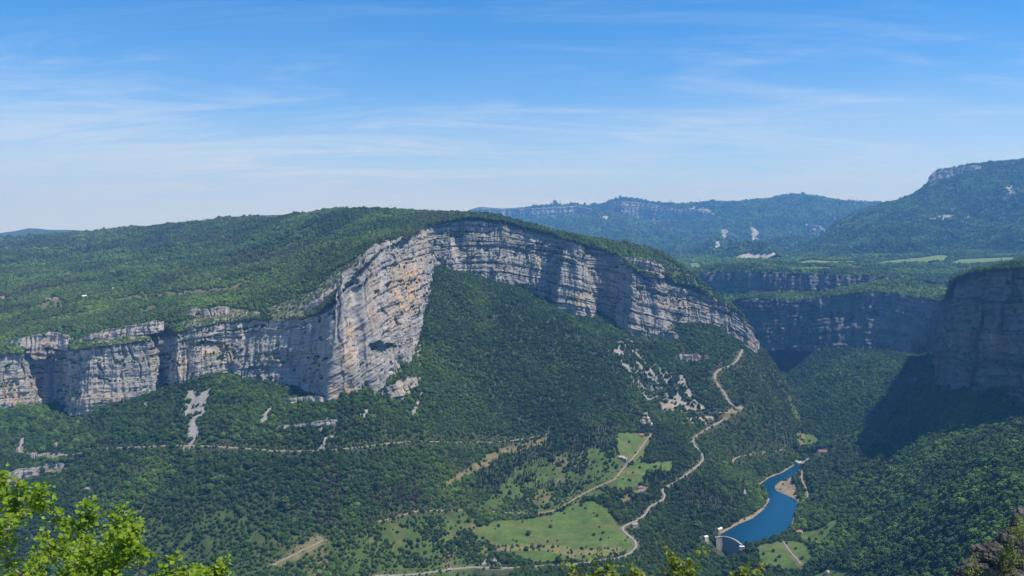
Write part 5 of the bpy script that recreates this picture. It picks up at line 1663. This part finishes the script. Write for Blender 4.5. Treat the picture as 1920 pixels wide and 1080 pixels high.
# shrubs rooted on the cliff ledges
LP = []
for (o, Gc, veg, Q, nr_), prob, in ((c_main, 0.09), (c_right, 0.14), (c_fl, 0.16), (c_fu, 0.16)) + tuple((t, 0.08) for t in tier_obj):
    m = (veg > 0.55) & (RNG.uniform(0, 1, veg.shape) < prob * np.clip(0.5 + 2.0 * fbm2(Gc[..., 0] / 40, Gc[..., 2] / 25, 3, 777), 0.05, 1.6))
    LP.append(Gc[m])
LP = np.concatenate(LP)
forest('shrubs', 'dark shrubs rooted on the ledges of the cliffs', LP, 1.7 * np.exp(RNG.normal(0, .3, len(LP))) * np.where(LP[:, 1] > 3000, 2.2, 1.0), np.zeros(len(LP), bool), tints(LP[:, 0], LP[:, 1], 1521, 0.35) * 0.9, 7)

# ------------------------------------------------------------------ loose blocks lying on the scree
def rock_mesh(name, seed, sub=2, amp=0.28):
    v, f = ico(sub)
    d = 1 + amp * fbm3(v[:, 0] * 1.3 + seed, v[:, 1] * 1.3, v[:, 2] * 1.3, 3, seed)
    q = np.round(v * 2.3) / 2.3
    v = (v * 0.6 + q * 0.4) * d[:, None] * np.array([1, 0.8, 0.65])
    me = mesh_np(name, v, f, False, {'veg': ('FLOAT', np.zeros(len(v))), 'ochre': ('FLOAT', np.full(len(v), 0.15))})
    me.materials.append(MAT_ROCK)
    return me


def crag_material():
    m, t, p = mat_new('shade_toned_crag')
    f = noise_fac(t, 1.2, 7, 0.65); f2 = noise_fac(t, 3.5, 6, 0.7, stretch=(1, 1, 0.4), lo=0.45, hi=0.65)
    c = mixc_n(t, f, (0.045, 0.042, 0.036), (0.17, 0.165, 0.15))  # rock tones darkened: the shade on the outcrop's near side is put into the colour
    c = mixc_n(t, math_n(t, 'MULTIPLY', f2, 0.7), c, (0.035, 0.028, 0.018))
    f3 = noise_fac(t, 0.8, 5, 0.6, lo=0.55, hi=0.7)
    c = mixc_n(t, math_n(t, 'MULTIPLY', f3, 0.8), c, (0.06, 0.045, 0.02))
    t.links.new(c, p.inputs['Base Color'])
    bump_n(t, p, noise_fac(t, 5.0, 8, 0.7, lo=0.2, hi=0.8), 0.8, 0.08)
    return m


M_CRAG = crag_material()


def crag_mesh(name, seed, r):
    v, f = ico(5)
    n = v / np.linalg.norm(v, axis=1)[:, None]
    d = 1 + 0.42 * fbm3(n[:, 0] * 1.5 + seed, n[:, 1] * 1.5, n[:, 2] * 1.5, 3, seed) + 0.16 * fbm3(n[:, 0] * 5 + seed, n[:, 1] * 5, n[:, 2] * 3, 4, seed + 5)
    cr = np.abs(vn3(n[:, 0] * 4 + seed, n[:, 1] * 4, n[:, 2] * 1.2, seed + 9))
    d = d - 0.16 * np.clip(1 - cr / 0.12, 0, 1)
    # angular faces
    st = np.floor(n[:, 2] * 5 + 0.6 * fbm3(n[:, 0] * 2, n[:, 1] * 2, n[:, 2] * 2, 2, seed + 3)) / 5
    v = n * d[:, None]; v[:, 2] = v[:, 2] * 0.6 + st * d * 0.4
    me = mesh_np(name, v * np.asarray(r), f, False)
    me.materials.append(M_CRAG)
    return me


oc = empty('rock_outcrop', tuple(at(1880, 1040, 40) - np.array([0, 0, 4.0])))
tag(oc, 'dark shade-toned rock outcrop in the bottom right corner', 'rock')
base0 = at(1880, 1040, 40) - np.array([0, 0, 4.0])
for i, (qx, qy, Y, r, rz) in enumerate((((1856), 1052, 40, (0.85, 0.8, 0.9), 0.3), (1826, 1082, 39, (0.75, 0.7, 0.8), 1.2), (1900, 1040, 41, (0.9, 0.9, 1.3), 2.0), (1930, 1010, 42, (1.0, 0.9, 1.5), 0.8), (1872, 1098, 40, (1.5, 1.1, 1.0), 2.6), (1935, 1080, 41, (1.5, 1.2, 1.6), 4.0), (1800, 1108, 38, (0.7, 0.6, 0.6), 5.0), (1990, 1060, 42, (2.2, 1.6, 3.2), 1.5), (1900, 1190, 40, (3.4, 2.2, 2.6), 0.2))):
    o = new_obj('crag', crag_mesh('crag', 30 + i * 3, r), None, oc)
    o.location = tuple(at(qx, qy, Y) - base0); o.rotation_euler = (0.2 * math.sin(i), 0.15, rz)

# ------------------------------------------------------------------ leafy plants close to the camera
def leaf_material(name, c0, c1, trans):
    m = bpy.data.materials.new(name); m.use_nodes = True
    t = m.node_tree; t.nodes.clear()
    out = t.nodes.new('ShaderNodeOutputMaterial')
    a = attr_n(t, 'lv')
    c = mixc_n(t, a.outputs['Fac'], c0, c1)
    p = t.nodes.new('ShaderNodeBsdfPrincipled'); p.inputs['Roughness'].default_value = 0.5; p.inputs['Specular IOR Level'].default_value = 0.3
    t.links.new(c, p.inputs['Base Color'])
    tr = t.nodes.new('ShaderNodeBsdfTranslucent')
    ct = mixc_n(t, 1.0, c, (1.5, 1.35, 0.5), 'MULTIPLY')
    t.links.new(ct, tr.inputs['Color'])
    mx = t.nodes.new('ShaderNodeMixShader'); mx.inputs[0].default_value = trans
    t.links.new(p.outputs[0], mx.inputs[1]); t.links.new(tr.outputs[0], mx.inputs[2]); t.links.new(mx.outputs[0], out.inputs['Surface'])
    return m


M_LEAF = leaf_material('spring_maple_leaves', (0.075, 0.15, 0.006), (0.23, 0.33, 0.012), 0.40)
M_LEAFD = leaf_material('olive_leaves', (0.075, 0.12, 0.012), (0.22, 0.26, 0.018), 0.35)
M_LEAFB = leaf_material('dull_shrub_leaves', (0.05, 0.09, 0.012), (0.11, 0.17, 0.02), 0.3)
M_GREYBARK = simple_mat('grey_bark', (0.20, 0.17, 0.145), 0.9, 0.35, 18.0)


def leafy_plant(name, label, cat, base, crown_c, tips, leaf, per_tip, mat, seed, r_tip=0.006, spread=0.30, bare=0, bark=None, lean=None):
    r = np.random.default_rng(seed)
    base = np.asarray(base, float)
    nodes = [base]; par = [-1]
    c = np.asarray(crown_c, float)
    for k in range(1, 7):
        nodes.append(base + (c - base) * k / 6 + r.normal(0, 0.05, 3)); par.append(len(nodes) - 2)
    tips = np.asarray(tips, float)
    order = np.argsort(np.linalg.norm(tips - c, axis=1))
    LP_, LD_ = [], []
    for q in order:
        T = tips[q]
        A = np.array(nodes)
        dv = T - A
        dist = np.linalg.norm(dv, axis=1)
        cost = dist + np.where(dv[:, 2] < 0.25 * dist, 1.2 * (0.25 * dist - dv[:, 2]), 0) + 0.10 * np.linalg.norm(A - base, axis=1) * 0
        cost[0] += 3
        j = int(np.argmin(cost))
        n = max(2, int(dist[j] / 0.16))
        p0 = A[j]; last = j
        side = r.normal(0, 0.10, 3) * dist[j]
        path = []
        for k in range(1, n + 1):
            f_ = k / n
            p_ = p0 + (T - p0) * f_ + side * math.sin(math.pi * f_) + np.array([0, 0, -0.10 * dist[j] * math.sin(math.pi * f_)]) + r.normal(0, 0.010, 3)
            nodes.append(p_); par.append(last); last = len(nodes) - 1
            path.append(p_)
        path = np.array([p0] + path)
        if q < len(tips) - bare:
            dirv = (path[-1] - path[-2]) / (np.linalg.norm(path[-1] - path[-2]) + 1e-6)
            reach = min(0.75, max(0.35, dist[j]))
            m = int(per_tip * r.uniform(0.7, 1.3))
            tt = r.uniform(0, 1, m) ** 0.8
            LP_.append(T - dirv * reach * tt[:, None] + r.normal(0, 1, (m, 3)) * (spread * (0.35 + 0.65 * tt))[:, None] * np.array([.5, .5, .42]))
            LD_.append(r.normal(0, 1, (m, 3)) + dirv * 0.8)
    nodes = np.array(nodes); par = np.array(par)
    rad2 = np.zeros(len(nodes))
    child = np.zeros(len(nodes), int)
    for p_ in par[1:]:
        child[p_] += 1
    rad = np.zeros(len(nodes))
    acc = np.zeros(len(nodes))
    for i in range(len(nodes) - 1, -1, -1):
        rad[i] = max(r_tip, acc[i] ** (1 / 2.3)) if child[i] else r_tip * 0.7
        if par[i] >= 0:
            acc[par[i]] += rad[i] ** 2.3
    m = 6
    Vs, Fs = [], []
    off = 0
    for i in range(1, len(nodes)):
        a, b = nodes[par[i]], nodes[i]
        d = b - a; ln = np.linalg.norm(d)
        if ln < 1e-5: continue
        d /= ln
        u = np.cross(d, (0.3, 0.2, 0.9)); u /= np.linalg.norm(u) + 1e-9; w_ = np.cross(d, u)
        th = np.arange(m) / m * 2 * math.pi
        ring = np.cos(th)[:, None] * u + np.sin(th)[:, None] * w_
        r1 = min(rad[par[i]], rad[i] * 1.5)
        Vs.append(a - d * r1 * 0.3 + ring * r1); Vs.append(b + ring * rad[i])
        k = np.arange(m); k2 = (k + 1) % m
        Fs.append(np.stack([k, k2, m + k2, m + k], 1) + off); off += 2 * m
    t = empty(name, tuple(base))
    tag(t, label, cat)
    me = mesh_np('branches', np.concatenate(Vs) - base, np.concatenate(Fs), True); me.materials.append(bark or M_GREYBARK)
    new_obj('branches', me, None, t)
    P = np.concatenate(LP_); D = np.concatenate(LD_)
    n = len(P)
    nrm = np.array([0.35, -0.25, 0.9]) + r.normal(0, 0.55, (n, 3)); nrm /= np.linalg.norm(nrm, axis=1)[:, None]
    ax = D - nrm * (D * nrm).sum(1)[:, None]; ax /= np.linalg.norm(ax, axis=1)[:, None] + 1e-9
    bx = np.cross(nrm, ax)
    sz = leaf * r.uniform(0.6, 1.25, n)
    shape = np.array([(0, 0, 0), (-0.30, 0.18, 0.06), (-0.50, 0.52, 0.10), (-0.22, 0.62, 0.03), (0, 1.0, -0.08), (0.22, 0.62, 0.03), (0.50, 0.52, 0.10), (0.30, 0.18, 0.06)])
    V = P[:, None] + (bx[:, None] * shape[None, :, 0:1] + ax[:, None] * shape[None, :, 1:2] + nrm[:, None] * shape[None, :, 2:3]) * sz[:, None, None]
    tri = np.array([(0, 3, 1), (1, 3, 2), (0, 4, 3), (0, 5, 4), (0, 7, 5), (7, 6, 5)])
    Fc = (np.arange(n)[:, None, None] * 8 + tri[None]).reshape(-1, 3)
    lv = np.repeat(np.clip(r.normal(0.5, 0.28, n), 0, 1), 8)
    me = mesh_np('foliage', V.reshape(-1, 3) - base, Fc, False, {'lv': ('FLOAT', lv)}); me.materials.append(mat)
    o = new_obj('foliage', me, None, t); o['kind'] = 'stuff'
    return t


def poly_tips(poly, n, Y, dY, seed):
    r = np.random.default_rng(seed)
    p = np.array(poly, float); out = []
    while len(out) < n:
        x = r.uniform(p[:, 0].min(), p[:, 0].max()); y = r.uniform(p[:, 1].min(), p[:, 1].max())
        if in_poly(np.array([x]), np.array([y]), p)[0]:
            out.append(at(x, y, Y + r.uniform(-dY, dY)))
    return np.array(out)


Yt = 12.0
tips = np.array([at(x, y, Yt + dy) for x, y, dy in ((4, 884, .3), (14, 892, .1), (2, 925, 0), (42, 903, 0), (46, 912, .2), (38, 925, .1), (80, 904, -.2), (72, 922, -.1), (66, 945, 0), (88, 950, .3), (160, 944, 0), (164, 958, .1), (172, 972, .2), (216, 958, -.3), (240, 962, -.1), (236, 978, 0), (255, 976, .2),
                                                      (222, 990, .2), (275, 1040, 0), (262, 1030, .3), (340, 1040, .2), (322, 1050, 0), (430, 1050, 0), (412, 1060, .1), (395, 1068, .2), (360, 1072, 0), (20, 958, 0), (120, 975, 0), (130, 988, .4))])
tips = np.concatenate([tips, poly_tips([(0, 955), (60, 950), (110, 975), (150, 990), (170, 972), (240, 975), (250, 1000), (275, 1045), (300, 1085), (300, 1140), (0, 1140)], 66, Yt, 1.0, 5), poly_tips([(300, 1070), (430, 1062), (420, 1120), (300, 1120)], 10, Yt, 0.4, 6), poly_tips([(-160, 930), (0, 900), (0, 1140), (-160, 1140)], 26, Yt, 1.0, 8)])
bx_, by_ = at(110, 1000, Yt)[:2]
leafy_plant('maple_tree', 'bright yellow green maple tree in the bottom left foreground', 'tree', (bx_, by_, L.h(np.array([bx_]), np.array([by_]))[0] - 0.1), at(110, 1120, Yt), tips, 0.075, 56, M_LEAF, 77, spread=0.20)
SAP = [((1255, 1018), [(1248, 1020), (1252, 1030), (1262, 1040), (1244, 1048), (1270, 1050), (1258, 1058), (1282, 1056), (1240, 1066), (1290, 1066), (1262, 1074), (1250, 1085), (1275, 1085), (1292, 1050)], 'yellow green sapling top rising tallest at bottom centre'),
       ((1140, 1060), [(1128, 1072), (1134, 1062), (1144, 1056), (1150, 1066), (1158, 1074), (1142, 1075), (1132, 1084), (1152, 1086)], 'short leafy sapling tip at bottom, left of the tall one'),
       ((1182, 1054), [(1172, 1056), (1178, 1060), (1184, 1068), (1190, 1074), (1180, 1084)], 'slender leaf tip between the two bottom saplings'),
       ((1060, 1072), [(1060, 1072), (1066, 1078), (1078, 1080), (1094, 1078), (1070, 1088)], 'lowest leaf tip at bottom centre, leftmost of the sapling tips'),
       ((1388, 1060), [(1386, 1058), (1390, 1066), (1384, 1074), (1374, 1078), (1396, 1080)], 'thin leafy tip below the dam'),
       ((1430, 1062), [(1438, 1060), (1426, 1064), (1418, 1070), (1410, 1078), (1424, 1080)], 'rightmost leafy tip at the bottom, below the lake meadow')]
for i, (c, tp, lb) in enumerate(SAP):
    Ys = 9.0 + 0.25 * (i % 3)
    tp = np.array([at(x, y, Ys + 0.15 * math.sin(3.1 * k)) for k, (x, y) in enumerate(tp)])
    b = at(c[0], 1080, Ys)
    leafy_plant('sapling', lb, 'sapling', (b[0], Ys, L.h(np.array([b[0]]), np.array([Ys]))[0] - 0.05), at(c[0], 1150, Ys), tp, 0.062, 20, M_LEAFD, 300 + i, r_tip=0.003, spread=0.11)
for i, (c, poly, n, lb, mt) in enumerate((((1892, 1045), [(1876, 1030), (1895, 1022), (1908, 1035), (1912, 1070), (1880, 1075), (1870, 1055)], 26, 'green shrub growing on the dark rock outcrop', M_LEAFB),
                                        ((1905, 985), [(1880, 1008), (1895, 985), (1915, 965), (1935, 960), (1935, 1000), (1890, 1018)], 16, 'brownish scrub on the upper crest of the rock outcrop', M_LEAFD),
                                        ((1830, 1050), [(1808, 1070), (1822, 1048), (1838, 1035), (1845, 1050), (1828, 1082)], 12, 'low brown tuft at the left end of the rock outcrop', M_LEAFD))):
    tp = poly_tips(poly, n, 38.6, 0.5, 400 + i)
    b = tp.mean(0) - np.array([0, -0.4, 1.2])
    leafy_plant('shrub', lb, 'shrub', tuple(b), b + np.array([0, 0, 0.5]), tp, 0.09, 26, mt, 500 + i, r_tip=0.006, spread=0.30)

# ------------------------------------------------------------------ air: one even haze box round everything
def haze():
    zmin = min(min(c_[2] for c_ in o_.bound_box) for o_ in bpy.data.objects if o_.type == 'MESH' and o_.parent is None)
    x0, x1, y0, y1, z0, z1 = -16000, 16000, -300, 19000, zmin - 1.0, 1840
    print('haze floor', zmin)
    V = np.array([(x, y, z) for z in (z0, z1) for y in (y0, y1) for x in (x0, x1)], float)
    Fc = np.array([(0, 2, 3, 1), (4, 5, 7, 6), (0, 1, 5, 4), (2, 6, 7, 3), (0, 4, 6, 2), (1, 3, 7, 5)])
    m = bpy.data.materials.new('haze_air'); m.use_nodes = True
    t = m.node_tree; t.nodes.clear()
    out = t.nodes.new('ShaderNodeOutputMaterial'); pv = t.nodes.new('ShaderNodeVolumePrincipled')
    pv.inputs['Color'].default_value = (0.16, 0.46, 1.0, 1)
    pv.inputs['Density'].default_value = 6.2e-5
    pv.inputs['Absorption Color'].default_value = (0.5, 0.5, 0.5, 1)
    pv.inputs['Anisotropy'].default_value = 0.2
    t.links.new(pv.outputs[0], out.inputs['Volume'])
    o = new_obj('haze', mesh_np('haze', V, Fc, False), m)
    tag(o, 'thin blue haze filling the valley air', None, None, 'stuff')


haze()
